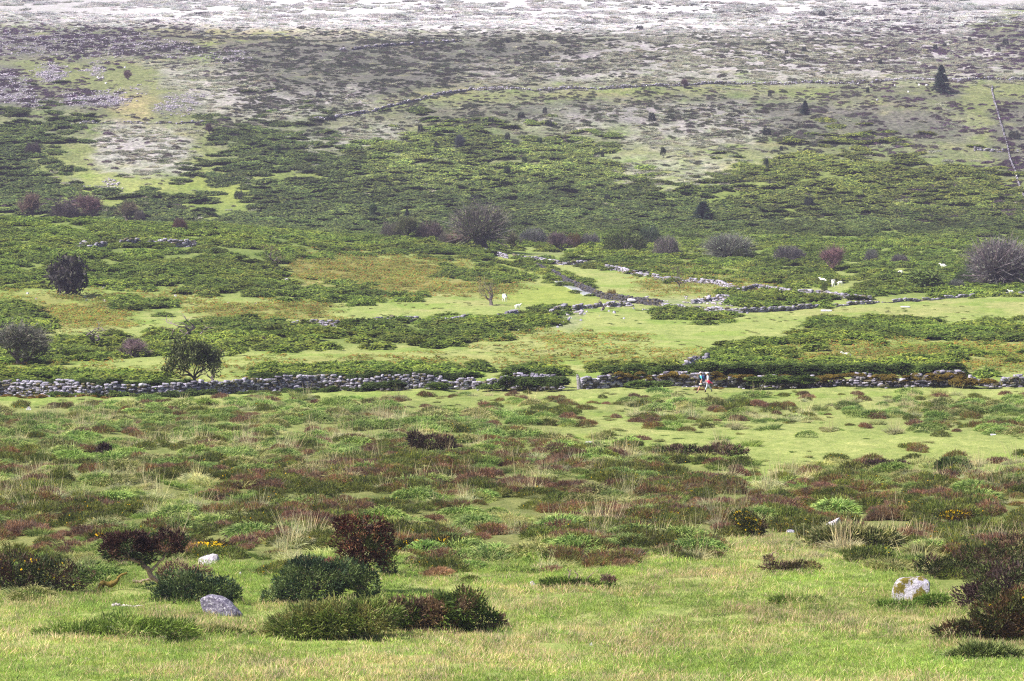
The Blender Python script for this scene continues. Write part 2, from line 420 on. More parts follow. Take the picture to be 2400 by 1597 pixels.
# ------------------------------------------------------------ ground sheet
def ground_material():
    m, p, lk = mat('moorland')
    a = N(m, 'ShaderNodeAttribute', attribute_name='col').outputs['Color']
    g = N(m, 'ShaderNodeNewGeometry').outputs['Position']
    mp = N(m, 'ShaderNodeMapping'); lk.new(g, mp.inputs[0]); mp.inputs['Scale'].default_value = (1, .55, 1)
    v = mp.outputs[0]
    f1 = ramp(m, noise(m, .22, 5, .65, v), .3, .7)
    f2 = ramp(m, noise(m, 1.5, 5, .7, v), .32, .68)
    f3 = ramp(m, noise(m, 9, 4, .75, v), .3, .7)
    c = mixc(m, mixc(m, a, (.78, .84, .72), 1.0, 'MULTIPLY'), mixc(m, a, (1.18, 1.1, 1.2), 1.0, 'MULTIPLY'), f1)
    c = mixc(m, mixc(m, c, (.72, .80, .70), 1.0, 'MULTIPLY'), mixc(m, c, (1.22, 1.15, 1.3), 1.0, 'MULTIPLY'), f2)
    c = mixc(m, mixc(m, c, (.62, .70, .6), 1.0, 'MULTIPLY'), mixc(m, c, (1.32, 1.25, 1.4), 1.0, 'MULTIPLY'), f3)
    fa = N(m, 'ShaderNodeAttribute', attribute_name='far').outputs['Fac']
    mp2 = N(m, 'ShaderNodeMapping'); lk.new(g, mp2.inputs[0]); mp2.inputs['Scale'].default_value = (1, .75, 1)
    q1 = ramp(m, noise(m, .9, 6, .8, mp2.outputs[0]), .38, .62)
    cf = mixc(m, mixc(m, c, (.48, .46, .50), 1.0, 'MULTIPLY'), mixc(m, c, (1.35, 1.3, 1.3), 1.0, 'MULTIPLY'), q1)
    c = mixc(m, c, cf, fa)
    lk.new(c, p.inputs['Base Color']); p.inputs['Roughness'].default_value = .9; p.inputs['Specular IOR Level'].default_value = .15
    b = N(m, 'ShaderNodeBump'); b.inputs['Strength'].default_value = .8; b.inputs['Distance'].default_value = .12
    lk.new(noise(m, 2.6, 6, .75, g), b.inputs['Height']); lk.new(b.outputs[0], p.inputs['Normal'])
    return m
C_TURF = np.array([.250, .285, .060]); C_GRASS = np.array([.28, .325, .092])
C_COV = {'pale': (.40, .39, .36), 'heath': (.12, .12, .10), 'fern': (.14, .17, .08), 'rust': (.23, .19, .05), 'turf': (.26, .31, .062), 'moor': (.19, .22, .06), 'heather': (.15, .15, .05), 'straw': (.45, .37, .18), 'scree': (.2, .19, .2), 'tuss': (.20, .22, .07)}
def cover(x, y, z):
    Rg, c, r = regions(x, y, z)
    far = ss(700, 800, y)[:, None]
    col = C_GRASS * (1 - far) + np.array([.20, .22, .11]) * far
    n = fbm(x / 14, y / 20, 77, 4)[:, None]
    col = col * (1 - .5 * ss(.5, .75, n)) + np.array([.33, .31, .12]) * .5 * ss(.5, .75, n)      # dry grass
    n2 = fbm(x / 6, y / 9, 99, 3)[:, None]
    col = col * (1 - .6 * ss(.5, .7, n2)) + np.array([.17, .27, .035]) * .6 * ss(.5, .7, n2)     # lush grass
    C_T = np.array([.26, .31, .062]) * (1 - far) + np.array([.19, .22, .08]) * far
    for k in ('rust', 'turf', 'tuss', 'straw', 'moor', 'heather', 'heath', 'fern', 'scree', 'pale'):
        wgt = Rg[k].copy()
        if k in ('pale', 'heath', 'rust'):
            wgt = wgt * ss(.18, .62, fbm(x / 5, y / 8, 13 + len(k), 4) + (wgt - .5) * .5)
        if k in ('moor', 'tuss', 'scree'): wgt = wgt * .8
        if k == 'heather': wgt = wgt * .6
        wgt = wgt[:, None]
        if k == 'fern': col = col * (1 - wgt * (1 - far)) + np.array([.17, .22, .05]) * wgt * (1 - far); wgt = wgt * far
        col = col * (1 - wgt) + (C_T if k == 'turf' else np.array(C_COV[k])) * wgt
    # bleached top of the moor, with its sunlit brightness painted into the colour
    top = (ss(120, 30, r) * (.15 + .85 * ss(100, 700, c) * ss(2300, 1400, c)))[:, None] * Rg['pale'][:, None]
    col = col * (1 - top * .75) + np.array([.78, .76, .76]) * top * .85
    return col
def build_ground():
    s_in = np.linspace(-.178, .178, 560)
    s_out = .178 + (np.linspace(0, 1, 46)[1:] ** 1.8) * 1.6
    S_ = np.concatenate([-s_out[::-1], s_in, s_out])
    y = np.concatenate([np.linspace(-300, 70, 40)[:-1], np.linspace(70, 130, 260)[:-1], np.linspace(130, 270, 460)[:-1], np.linspace(270, 640, 460)[:-1], np.linspace(640, 1200, 330)[:-1], np.geomspace(1200, 6400, 80)])
    SS, YY = np.meshgrid(S_, y)
    XX = SS * (np.maximum(YY, 0) + 45)
    x = XX.ravel(); yv = YY.ravel()
    z = H(x, yv)
    V = np.stack([x, yv, z], -1)
    n = len(S_); m = len(y)
    idx = np.arange(n * m).reshape(m, n)
    Q = np.stack([idx[:-1, :-1], idx[:-1, 1:], idx[1:, 1:], idx[1:, :-1]], -1).reshape(-1, 4)
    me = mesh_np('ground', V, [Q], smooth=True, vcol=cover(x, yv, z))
    _, rr = proj(x, yv, z)
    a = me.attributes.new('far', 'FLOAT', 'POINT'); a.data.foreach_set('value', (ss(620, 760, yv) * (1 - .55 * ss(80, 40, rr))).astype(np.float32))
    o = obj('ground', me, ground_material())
    tag(o, kind='structure')
build_ground()

# ------------------------------------------------------------ prototypes for ground vegetation
def J(c, n, v=.25, r=rng):
    """n colours jittered around c"""
    c = np.asarray(c); return np.clip(c * (1 + v * (r.random((n, 1)) * 2 - 1)) * (1 + v * .3 * (r.random((n, 3)) * 2 - 1)), 0, 1)
def unit(v): return v / (np.linalg.norm(v, axis=-1, keepdims=True) + 1e-9)
def blades(S, base, dirh, length, width, droop, cols, tipc=None, seg=2):
    """arching blades; base (n,3), dirh = initial direction (n,3)"""
    n = len(base)
    side = unit(np.cross(dirh, np.array([0, 0, 1.0])) + 1e-4)
    ang = rng.random(n) * 6.28
    side = unit(side * np.cos(ang)[:, None] + np.cross(unit(dirh), side) * np.sin(ang)[:, None])
    prev = base; pw = width
    d = unit(dirh)
    for k in range(seg):
        nx = prev + d * (length / seg)[:, None]
        nw = width * (1 - (k + 1) / seg) + .15 * width
        Q = np.stack([prev - side * pw[:, None] / 2, prev + side * pw[:, None] / 2, nx + side * nw[:, None] / 2, nx - side * nw[:, None] / 2], 1)
        c = cols if tipc is None else cols * (1 - (k / max(seg - 1, 1))) + tipc * (k / max(seg - 1, 1))
        S.quads(Q, c)
        prev = nx; pw = nw
        d = unit(d + np.array([0, 0, -1.0]) * droop[:, None])
def fronds(S, base, d, length, width, cols, droop=.35):
    """bracken fronds: tapering drooping blade of three flat sections, each folded along the midrib"""
    n = len(base)
    side = unit(np.cross(d, np.array([0, 0, 1.0])) + 1e-4)
    up = np.cross(side, d)
    ws = [.55, 1.0, .6, .06]
    prev = base; pd = unit(d)
    for k in range(3):
        nx = prev + pd * (length / 3)[:, None]
        a = side * (width * ws[k] / 2)[:, None]; b = side * (width * ws[k + 1] / 2)[:, None]
        dz = np.array([0, 0, -1.0]) * (width * .12)[:, None]
        S.quads(np.stack([prev, prev + a + dz, nx + b + dz, nx], 1), cols * (.92 + .1 * k))
        S.quads(np.stack([prev, nx, nx - b + dz, prev - a + dz], 1), cols * (.92 + .08 * k))
        prev = nx; pd = unit(pd + np.array([0, 0, -1.0]) * droop)
def p_bracken(seed, n=300, rad=1.5, fl=.55, fw=.26, hgt=.8, cols=((.085, .135, .035), (.06, .10, .03), (.13, .17, .045))):
    r = np.random.default_rng(seed); S = Soup()
    a = r.random(n) * 6.28; q = np.sqrt(r.random(n)) * rad
    x = np.cos(a) * q; y = np.sin(a) * q
    lump = fbm(x * 1.6 + seed * 7, y * 1.6, seed, 2)
    z = hgt * np.clip(1 - (q / rad) ** 3, .15, 1) * (.35 + 1.0 * lump) * (.55 + .45 * r.random(n))
    b = r.random(n) * 6.28
    d = np.stack([np.cos(b), np.sin(b), .15 + .5 * r.random(n)], -1)
    ci = r.choice(len(cols), n, p=[.45, .3, .25] if len(cols) == 3 else None)
    C = J((1, 1, 1), n, .3, r) * np.array(cols)[ci]
    fronds(S, np.stack([x, y, z], -1), d, fl * (.6 + .7 * r.random(n)), fw * (.6 + .7 * r.random(n)), C)
    return S.mesh('bracken')
def p_tussock(seed, n=420, rad=.28, ln=.62, wd=.03, cols=((.15, .22, .05), (.22, .26, .08)), tip=(.34, .33, .14), spread=.9, stems=0):
    r = np.random.default_rng(seed); S = Soup()
    a = r.random(n) * 6.28; q = np.sqrt(r.random(n)) * rad
    base = np.stack([np.cos(a) * q * 1.3, np.sin(a) * q * 1.3, np.zeros(n) - .05], -1)
    a2 = a + r.normal(0, .5, n)
    tilt = (q / rad) * spread + r.random(n) * .3
    d = np.stack([np.cos(a2) * tilt, np.sin(a2) * tilt, np.ones(n)], -1)
    C = np.array(cols)[r.choice(len(cols), n)] * J((1, 1, 1), n, .3, r)
    blades(S, base, d, ln * (.5 + .6 * r.random(n)), np.full(n, wd), .25 + .5 * r.random(n), C, J(tip, n, .2, r), 3)
    if stems:
        a = r.random(stems) * 6.28; q = r.random(stems) * rad
        base = np.stack([np.cos(a) * q, np.sin(a) * q, np.zeros(stems)], -1)
        d = np.stack([np.cos(a) * q * 1.4, np.sin(a) * q * 1.4, np.ones(stems)], -1) + r.normal(0, .12, (stems, 3))
        blades(S, base, d, .75 + .5 * r.random(stems), np.full(stems, .02), .05 + .15 * r.random(stems), J((.50, .44, .26), stems, .2, r), None, 2)
    return S.mesh('tussock')
def p_shrub(seed, n=900, rad=.7, hgt=.5, leaf=.075, cols=((.10, .065, .04), (.07, .10, .025)), flower=0, twigs=60, fc=(.75, .48, .01), spiky=.5, twc=(.17, .13, .12)):
    """low dome of sprigs: heather or gorse"""
    r = np.random.default_rng(seed); S = Soup()
    a = r.random(n) * 6.28; u = r.random(n)
    el = np.arcsin(u); rr = .55 + .5 * r.random(n) ** .6
    lump = .75 + .55 * fbm(np.cos(a) * 2.2 + 5 + seed, np.sin(a) * 2.2 + el * 2, seed, 2)
    rr = rr * lump
    P = np.stack([np.cos(a) * np.cos(el) * rr * rad, np.sin(a) * np.cos(el) * rr * rad, np.sin(el) * rr * hgt + .02], -1)
    d = unit(P / np.array([rad, rad, hgt]) + r.normal(0, spiky, (n, 3)) + np.array([0, 0, .5]))
    cl = fbm(P[:, 0] * 3 / rad + 9, P[:, 1] * 3 / rad, seed + 5, 2)
    ci = (cl + r.normal(0, .12, n) > .5).astype(int)
    C = np.array(cols)[ci % len(cols)] * J((1, 1, 1), n, .4, r)
    blades(S, P - d * leaf * .5, d, leaf * (1.2 + 1.2 * r.random(n)), np.full(n, leaf * .55), .1 * r.random(n), C, None, 2)
    if flower:
        k = r.choice(n, flower)
        a0 = P[k] * 1.08
        e = r.normal(0, .028, (flower, 4, 3))
        S.quads(a0[:, None] + np.array([[-.02, 0, 0], [0, 0, -.02], [.02, 0, 0], [0, 0, .02]])[None] + e, J(fc, flower, .2, r))
    if twigs:
        a = r.random(twigs) * 6.28; q = np.sqrt(r.random(twigs)) * .8
        d = unit(np.stack([np.cos(a) * q, np.sin(a) * q, np.full(twigs, .8)], -1) + r.normal(0, .2, (twigs, 3)))
        base = np.stack([np.cos(a) * q * rad * .7, np.sin(a) * q * rad * .7, np.full(twigs, .1)], -1)
        blades(S, base, d, hgt * (.8 + .6 * r.random(twigs)), np.full(twigs, .018), .1 * r.random(twigs), J(twc, twigs, .3, r), None, 2)
    return S.mesh('shrub')
def p_mound(seed, n=620, rad=.95, hgt=.42, cols=((.13, .22, .04), (.09, .16, .03), (.18, .26, .06)), tip=(.28, .36, .11)):
    """rounded cushion of long grass"""
    r = np.random.default_rng(seed); S = Soup()
    a = r.random(n) * 6.28; q = np.sqrt(r.random(n)) * rad
    lump = .7 + .6 * fbm(np.cos(a) * q * 2 + seed, np.sin(a) * q * 2, seed, 2)
    z = hgt * np.sqrt(np.clip(1 - (q / rad) ** 2, 0, 1)) * lump - .05
    base = np.stack([np.cos(a) * q, np.sin(a) * q, z * .85], -1)
    d = np.stack([np.cos(a) * q / rad * 1.3, np.sin(a) * q / rad * 1.3, np.full(n, .75)], -1) + r.normal(0, .22, (n, 3))
    C = np.array(cols)[r.choice(len(cols), n)] * J((1, 1, 1), n, .3, r)
    blades(S, base, d, .26 * (.6 + .8 * r.random(n)), np.full(n, .04), .5 + .5 * r.random(n), C, J(tip, n, .25, r), 2)
    return S.mesh('mound')
def p_turf(seed, n=520, rad=.9, ln=.10, straw=.4, wd=.016):
    r = np.random.default_rng(seed); S = Soup()
    a = r.random(n) * 6.28; q = np.sqrt(r.random(n)) * rad
    base = np.stack([np.cos(a) * q, np.sin(a) * q, np.full(n, -.04)], -1)
    d = np.stack([r.normal(0, .45, n), r.normal(0, .45, n), np.ones(n)], -1)
    isS = r.random(n) < straw * .26
    C = np.where(isS[:, None], J((.46, .43, .24), n, .2, r), J((.21, .34, .07), n, .3, r))
    L_ = np.where(isS, ln * (1.1 + 1.2 * r.random(n)), ln * (.5 + .8 * r.random(n)))
    blades(S, base, d, L_, np.full(n, wd), .4 * r.random(n), C, None, 2)
    return S.mesh('turf')

protos = {}
def reg(cname, meshes, m=M_veg):
    c = bpy.data.collections.new(cname)
    for i, me in enumerate(meshes):
        me.materials.append(m)
        o = bpy.data.objects.new('%s_%02d' % (cname, i), me); c.objects.link(o)
    protos[cname] = c
GF = ((.11, .165, .032), (.055, .09, .022), (.21, .28, .055))
reg('bracken_near', [p_bracken(i, 420, 1.1, .42, .17, .6, GF) for i in range(4)])
reg('bracken_mid', [p_bracken(10 + i, 380, 1.5, .5, .22, .6, GF) for i in range(4)])
reg('bracken_far', [p_bracken(20 + i, 300, 2.2, .8, .42, .5, GF) for i in range(4)])
reg('rust', [p_bracken(30 + i, 42, 1.0, .34, .14, .3, ((.22, .28, .055), (.34, .19, .04), (.28, .31, .065))) for i in range(4)])
reg('tussock', [p_tussock(40 + i, 460, .42, .42) for i in range(3)] + [p_tussock(45 + i, 460, .5, .36, cols=((.12, .20, .045), (.16, .22, .05)), tip=(.20, .26, .07)) for i in range(2)])
reg('mound', [p_mound(140 + i) for i in range(3)] + [p_mound(145, cols=((.20, .22, .07), (.16, .19, .05)), tip=(.36, .34, .16)), p_mound(146, cols=((.12, .20, .05), (.16, .24, .06)))])
reg('straw_tussock', [p_tussock(50 + i, 300, .32, .55, cols=((.20, .25, .09), (.26, .28, .12)), tip=(.44, .42, .25), spread=.75, stems=14) for i in range(3)])
reg('heather', [p_shrub(60 + i, 1000, .75, .45, .07, ((.21, .11, .05), (.18, .18, .045))) for i in range(2)] + [p_shrub(63 + i, 1000, .7, .42, .07, ((.27, .16, .10), (.18, .09, .05)), twigs=120) for i in range(2)])
reg('gorse_low', [p_shrub(70 + i, 1000, .75, .48, .075, ((.11, .14, .03), (.20, .22, .045)), twigs=30, flower=f) for i, f in enumerate((0, 6, 0, 22))])
reg('far_heath', [p_shrub(80 + i, 420, 2.0, .75, .24, ((.10, .095, .08), (.09, .12, .055)), twigs=0) for i in range(3)] + [p_shrub(84, 420, 2.0, .75, .24, ((.16, .12, .14), (.09, .10, .07)), twigs=0)])
reg('pale_grass', [p_tussock(90 + i, 220, .9, .75, .12, ((.26, .29, .18), (.35, .35, .26)), (.50, .49, .42), .9) for i in range(3)])
reg('turf', [p_turf(95, straw=.15), p_turf(96, straw=.3), p_turf(97, straw=.6), p_turf(98, straw=1.0, ln=.11)])

def gn_group():
    g = bpy.data.node_groups.new('scatter', 'GeometryNodeTree')
    g.interface.new_socket('Geometry', in_out='INPUT', socket_type='NodeSocketGeometry')
    g.interface.new_socket('Collection', in_out='INPUT', socket_type='NodeSocketCollection')
    g.interface.new_socket('Geometry', in_out='OUTPUT', socket_type='NodeSocketGeometry')
    n = g.nodes; lk = g.links
    i = n.new('NodeGroupInput'); o = n.new('NodeGroupOutput')
    ci = n.new('GeometryNodeCollectionInfo'); ci.inputs['Separate Children'].default_value = True; ci.inputs['Reset Children'].default_value = True
    ip = n.new('GeometryNodeInstanceOnPoints'); ip.inputs['Pick Instance'].default_value = True
    def na(nm, t):
        a = n.new('GeometryNodeInputNamedAttribute'); a.data_type = t; a.inputs[0].default_value = nm
        return a.outputs['Attribute']
    mp = n.new('GeometryNodeMeshToPoints')
    lk.new(i.outputs[0], mp.inputs[0]); lk.new(mp.outputs[0], ip.inputs['Points'])
    lk.new(i.outputs[1], ci.inputs[0]); lk.new(ci.outputs[0], ip.inputs['Instance'])
    lk.new(na('idx', 'INT'), ip.inputs['Instance Index'])
    er = n.new('FunctionNodeEulerToRotation'); lk.new(na('rot', 'FLOAT_VECTOR'), er.inputs[0]); lk.new(er.outputs[0], ip.inputs['Rotation'])
    lk.new(na('scl', 'FLOAT_VECTOR'), ip.inputs['Scale'])
    lk.new(ip.outputs[0], o.inputs[0])
    return g
GNG = gn_group()
# clear ground round single things that the photo shows unobstructed: (photo col, row, radius in m)
CLEAR = [(1640, 925, 2.6), (1660, 925, 2.6), (1650, 940, 2.4), (491, 1330, 1.2), (564, 1352, .8), (1953, 1244, .9), (300, 1380, 1.5), (360, 1385, 1.5), (540, 1266, .6), (490, 1300, .8), (67, 966, 1.4),
         (1010, 1066, 1.5), (1383, 1040, 2), (2240, 1232, .9), (842, 1400, 1.0), (1358, 920, 4), (1358, 905, 3), (1765, 1268, .7), (905, 1360, 1.0), (330, 1350, 1.7), (365, 1385, 1.6), (300, 1335, 1.5), (340, 1375, 1.5), (2145, 1425, 1.8), (240, 818, 2.2), (409, 802, 3.0), (308, 842, 1.6), (1411, 734, 1.5), (641, 627, 1.6), (1592, 680, 1.5), (1932, 686, 1.2), (50, 862, 2), (1250, 1380, .8)]
def scatter(name, cname, x, y, scl, tint, label, cat, zoff=0.0, idx=None, tilt=.12, zs=1.0):
    if name in ('tussock_cushions', 'heather', 'low_gorse', 'tussock_grass', 'bleached_tussock_grass', 'bracken'):
        k = np.ones(len(x), bool)
        for c_, r_, rd in CLEAR_W: k &= (x - c_) ** 2 + ((y - r_) * .6) ** 2 > rd ** 2
        x = x[k]; y = y[k]; scl = scl[k]; tint = tint[k]
    n = len(x)
    if n == 0: return
    z = H(x, y) + zoff
    me = bpy.data.meshes.new(name); me.vertices.add(n)
    me.vertices.foreach_set('co', np.stack([x, y, z], -1).astype(np.float32).ravel())
    k = len(protos[cname].objects)
    def at_(nm, t, key, v):
        a = me.attributes.new(nm, t, 'POINT'); a.data.foreach_set(key, v.ravel())
    at_('idx', 'INT', 'value', (idx if idx is not None else rng.integers(0, k, n)).astype(np.int32))
    rot = np.stack([rng.normal(0, tilt, n), rng.normal(0, tilt, n), rng.random(n) * 6.28], -1)
    at_('rot', 'FLOAT_VECTOR', 'vector', rot.astype(np.float32))
    s = np.stack([scl, scl, scl * zs * (.8 + .4 * rng.random(n))], -1)
    at_('scl', 'FLOAT_VECTOR', 'vector', s.astype(np.float32))
    t = np.ones((n, 4)); t[:, :3] = tint
    at_('tint', 'FLOAT_COLOR', 'color', t.astype(np.float32))
    o = bpy.data.objects.new(name, me); COL.objects.link(o)
    md = o.modifiers.new('scatter', 'NODES'); md.node_group = GNG
    for it in GNG.interface.items_tree:
        if it.name == 'Collection': md[it.identifier] = protos[cname]
    tag(o, label, cat, kind='stuff')
    return o
def cand(y0, y1, dens, grow=0.0, marg=.185):
    """random points over the view's wedge, dens per m2 at y0 (thinning with distance when grow > 0)"""
    A = marg * ((y1 + 30) ** 2 - (y0 + 30) ** 2)
    n = int(A * dens)
    u = rng.random(n)
    y = np.sqrt((y0 + 30) ** 2 + u * ((y1 + 30) ** 2 - (y0 + 30) ** 2)) - 30
    x = (rng.random(n) * 2 - 1) * marg * (y + 30)
    if grow:
        k = rng.random(n) < (y0 / y) ** grow
        x = x[k]; y = y[k]
    return x, y
def tints(n, x, y, a=.22, s=8, seed=1):
    t = 1 + a * 2 * (fbm(x / s, y / (s * 1.4), seed, 3) - .5) * 2
    return np.clip(t[:, None] * (1 + .12 * (rng.random((n, 3)) - .5)), .35, 2.0)

CLEAR_W = [(*at(c_, r_)[:2], rd) for c_, r_, rd in CLEAR]
def plant_all():
    # bracken
    for nm, y0, y1, dens, sc in (('bracken_near', 255, 330, 1.0, 1.0), ('bracken_mid', 330, 650, .50, 1.0), ('bracken_far', 640, 900, .20, 1.0)):
        x, y = cand(y0, y1, dens)
        Rg, c, r = regions(x, y, H(x, y, False))
        gap = fbm(x / 4, y / 6, 201, 3)
        wild = ss(620, 680, y)
        big = fbm(x / 16, y / 22, 211, 3)
        k = rng.random(len(x)) < Rg['fern'] * (ss(.40, .52, gap + .02) * (1 - wild) + wild * ss(.42, .60, gap * .45 + big * .45 + .16 * Rg['fern']))
        x = x[k]; y = y[k]; c = c[k]; r = r[k]
        t = tints(len(x), x, y, .3, 9, 5)
        # distant slopes: bluer fronds on the left and centre, yellower on the right of centre
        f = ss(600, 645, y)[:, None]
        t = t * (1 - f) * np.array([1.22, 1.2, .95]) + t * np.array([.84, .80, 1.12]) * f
        old = (ss(.48, .6, fbm(x / 12, y / 16, 222, 3)) * (1 - f[:, 0]))[:, None]
        t = t * (1 + old * np.array([.14, .04, 0]))
        mid = (ss(250, 300, r) * ss(480, 400, r) * ss(780, 900, c) * ss(1700, 1500, c))[:, None]
        rt = (ss(600, 660, y) * ss(1500, 1900, c))[:, None]
        t = t * (1 + mid * np.array([.85, .72, .6])) * (1 + rt * np.array([.7, .5, .15]) * ss(560, 430, r)[:, None])
        scatter('bracken', nm, x, y, sc * (.7 + .6 * rng.random(len(x))), t * 1.05, 'dense green bracken covering the slopes', 'bracken')
    x, y = cand(260, 560, .8)
    Rg, c, r = regions(x, y, H(x, y, False))
    k = rng.random(len(x)) < Rg['rust'] * .75 * ss(.35, .5, fbm(x / 3, y / 5, 91, 3) + .08)
    x = x[k]; y = y[k]
    scatter('dry_bracken', 'rust', x, y, .7 + .8 * rng.random(len(x)), tints(len(x), x, y, .2), 'thin orange and green bracken dying back on the turf', 'bracken')
    # tussocks and heath of the foreground moor
    x, y = cand(104, 256, 1.1, .35)
    Rg, c, r = regions(x, y, H(x, y, False))
    gap = fbm(x / 3.2, y / 5.2, 301, 3)
    dens = np.maximum(.8 * Rg['tuss'] * ss(.49, .59, gap), Rg['moor'] * .8 * ss(.36, .5, gap))
    k = rng.random(len(x)) < dens
    xs, ys = x[k], y[k]; hh = Rg['heather'][k]; n = len(xs)
    straw = fbm(xs / 3, ys / 5, 333, 3) + rng.normal(0, .1, n) > .62
    t = tints(n, xs, ys, .25, 4, 8) * 1.25
    tz = Rg['tuss'][k]
    md = ~straw & (rng.random(n) < .25 + .55 * tz)
    scatter('tussock_cushions', 'mound', xs[md], ys[md], (.45 + .8 * rng.random(md.sum()) ** 1.5), t[md], 'soft rounded cushions of green grass on the near moor', 'grass')
    a = ~straw & ~md
    scatter('tussock_grass', 'tussock', xs[a], ys[a], (.7 + .7 * rng.random(a.sum())), t[a] * (1, 1.02, .95), 'green grass tussocks all over the near moor', 'grass')
    a = straw
    scatter('bleached_tussock_grass', 'straw_tussock', xs[a], ys[a], (.6 + .6 * rng.random(a.sum())), t[a], 'pale bleached tussocks with dry seed stems on the near moor', 'grass')
    x, y = cand(104, 256, 2.3, .35)
    Rg, c, r = regions(x, y, H(x, y, False))
    q = fbm(x / 2.6, y / 4.6, 401, 3)
    kh = rng.random(len(x)) < np.maximum(.8 * Rg['heather'] * ss(.40, .52, q), .08 * Rg['tuss'])
    kind = fbm(x / 1.8, y / 3, 444, 3) + rng.normal(0, .07, len(x))
    a = kh & (kind > .5)
    scatter('heather', 'heather', x[a], y[a], (.4 + .7 * rng.random(a.sum())), tints(a.sum(), x[a], y[a], .3, 4, 12) * 1.1, 'brown and purple heather in low rounded clumps on the near moor', 'heather', zs=.9)
    a = kh & (kind <= .5)
    scatter('low_gorse', 'gorse_low', x[a], y[a], (.4 + .7 * rng.random(a.sum())), tints(a.sum(), x[a], y[a], .3, 4, 14), 'low olive green gorse dotted with yellow flowers among the heather', 'gorse', zs=.9)
    # scattered small hummock tufts in the pastures
    x, y = cand(135, 420, .10)
    Rg, c, r = regions(x, y, H(x, y, False))
    k = (Rg['fern'] < .3) & (Rg['heather'] < .3) & (fbm(x / 9, y / 14, 501, 3) + rng.random(len(x)) * .3 > .66)
    x = x[k]; y = y[k]
    scatter('pasture_tufts', 'tussock', x, y, .25 + .35 * rng.random(len(x)), tints(len(x), x, y, .2) * .95, 'small tufts of longer grass dotted over the grazed turf', 'grass')
    # far moor
    x, y = cand(640, 1350, .42)
    Rg, c, r = regions(x, y, H(x, y, False))
    q = fbm(x / 6, y / 9, 601, 4)
    k = rng.random(len(x)) < np.clip(Rg['heath'] * ss(.36, .56, q) + .22 * ss(.5, .62, q) * (1 - Rg['turf']) * (1 - ss(90, 70, r)), 0, 1)
    x = x[k]; y = y[k]; c = c[k]
    pur = np.maximum(ss(700, 100, c), ss(1700, 2300, c))[:, None]  # shade of the dark upper corners painted into the heather as purple
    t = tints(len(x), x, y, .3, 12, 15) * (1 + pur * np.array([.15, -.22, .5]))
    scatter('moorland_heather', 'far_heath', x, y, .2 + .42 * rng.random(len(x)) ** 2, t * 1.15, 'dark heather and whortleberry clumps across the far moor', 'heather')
    x, y = cand(640, 1250, .34)
    Rg, c, r = regions(x, y, H(x, y, False))
    q = fbm(x / 5, y / 8, 701, 4)
    k = rng.random(len(x)) < Rg['pale'] * ss(.40, .55, q) + .12 * ss(.46, .6, q) * (1 - Rg['turf']) * (1 - .75 * Rg['fern'])
    x = x[k]; y = y[k]; r = r[k]
    scatter('bleached_moor_grass', 'pale_grass', x, y, .45 + .6 * rng.random(len(x)), tints(len(x), x, y, .2) * (1 + .7 * ss(95, 50, r))[:, None] * (1 + ss(110, 60, r)[:, None] * np.array([.02, .0, .28])), 'pale bleached grass in clumps on the far moor', 'grass')  # sunlit, hazy brightening painted into the grass tint towards the top
    x, y = cand(1150, 1900, .05)
    k = fbm(x / 14, y / 24, 750, 4) > .52
    x = x[k]; y = y[k]
    scatter('bleached_moor_grass', 'pale_grass', x, y, 1.0 + 1.2 * rng.random(len(x)), tints(len(x), x, y, .2) * np.array([1.3, 1.28, 1.6]), 'pale grass on the highest ground of the moor', 'grass')  # bright lilac of sunlit, hazy ground carried on in the tint
    k = fbm(x / 30, y / 30, 760, 4) > .64
    scatter('moorland_heather', 'far_heath', x[k], y[k], .5 + .5 * rng.random(k.sum()), tints(k.sum(), x[k], y[k], .3) * (1.2, 1.0, 1.5), 'thin dark streaks of heather on the highest moor', 'heather')
    # near turf
    x, y = cand(78, 150, 2.6, .8)
    Rg, c, r = regions(x, y, H(x, y, False))
    k = (Rg['moor'] < .6)
    x = x[k]; y = y[k]; n = len(x)
    q = fbm(x / 3.5, y / 3.5, 801, 3) + rng.normal(0, .04, n)
    idx = np.clip((q - .42) / .24 * 4, 0, 3).astype(int)
    scatter('turf_grass', 'turf', x, y, .8 + .5 * rng.random(n), tints(n, x, y, .2, 5, 16) * (1.42, 1.18, 1.35), 'short cropped green and straw coloured grass across the front of the moor', 'grass', idx=idx, zs=.9)
plant_all()
# ------------------------------------------------------------ stone shapes
import bmesh
def ico(n):
    bm = bmesh.new(); bmesh.ops.create_icosphere(bm, subdivisions=n, radius=1.0)
    V = np.array([v.co[:] for v in bm.verts]); Fc = np.array([[v.index for v in f.verts] for f in bm.faces]); bm.free()
    return V, Fc
IV1, IF1 = ico(1); IV2, IF2 = ico(2); IV4, IF4 = ico(4)
SQ2 = np.sign(IV2) * np.abs(IV2) ** .42
SQ1 = np.sign(IV1) * np.abs(IV1) ** .7
def stone(S, c, dims, rz, col, r, lo=False):
    V0, F0 = (SQ1, IF1) if lo else (SQ2, IF2)
    V = V0 * np.array(dims) / 2
    V = V * (1 + .16 * (vn(V0[:, 0] * 1.7 + r.random() * 90, V0[:, 1] * 1.7 + V0[:, 2] * 2.1) - .5)[:, None] * 2)
    V[:, 2] += V[:, 0] * r.normal(0, .12)
    cs, sn = math.cos(rz), math.sin(rz)
    V = np.stack([V[:, 0] * cs - V[:, 1] * sn, V[:, 0] * sn + V[:, 1] * cs, V[:, 2]], -1) + c
    S.add(V, F0, col)
def path_w(pts, step):
    P = np.array([at(c, r) for c, r in pts])
    d = np.concatenate([[0], np.cumsum(np.hypot(*np.diff(P[:, :2], axis=0).T))])
    s = np.arange(0, d[-1], step)
    return np.stack([np.interp(s, d, P[:, 0]), np.interp(s, d, P[:, 1])], -1), s
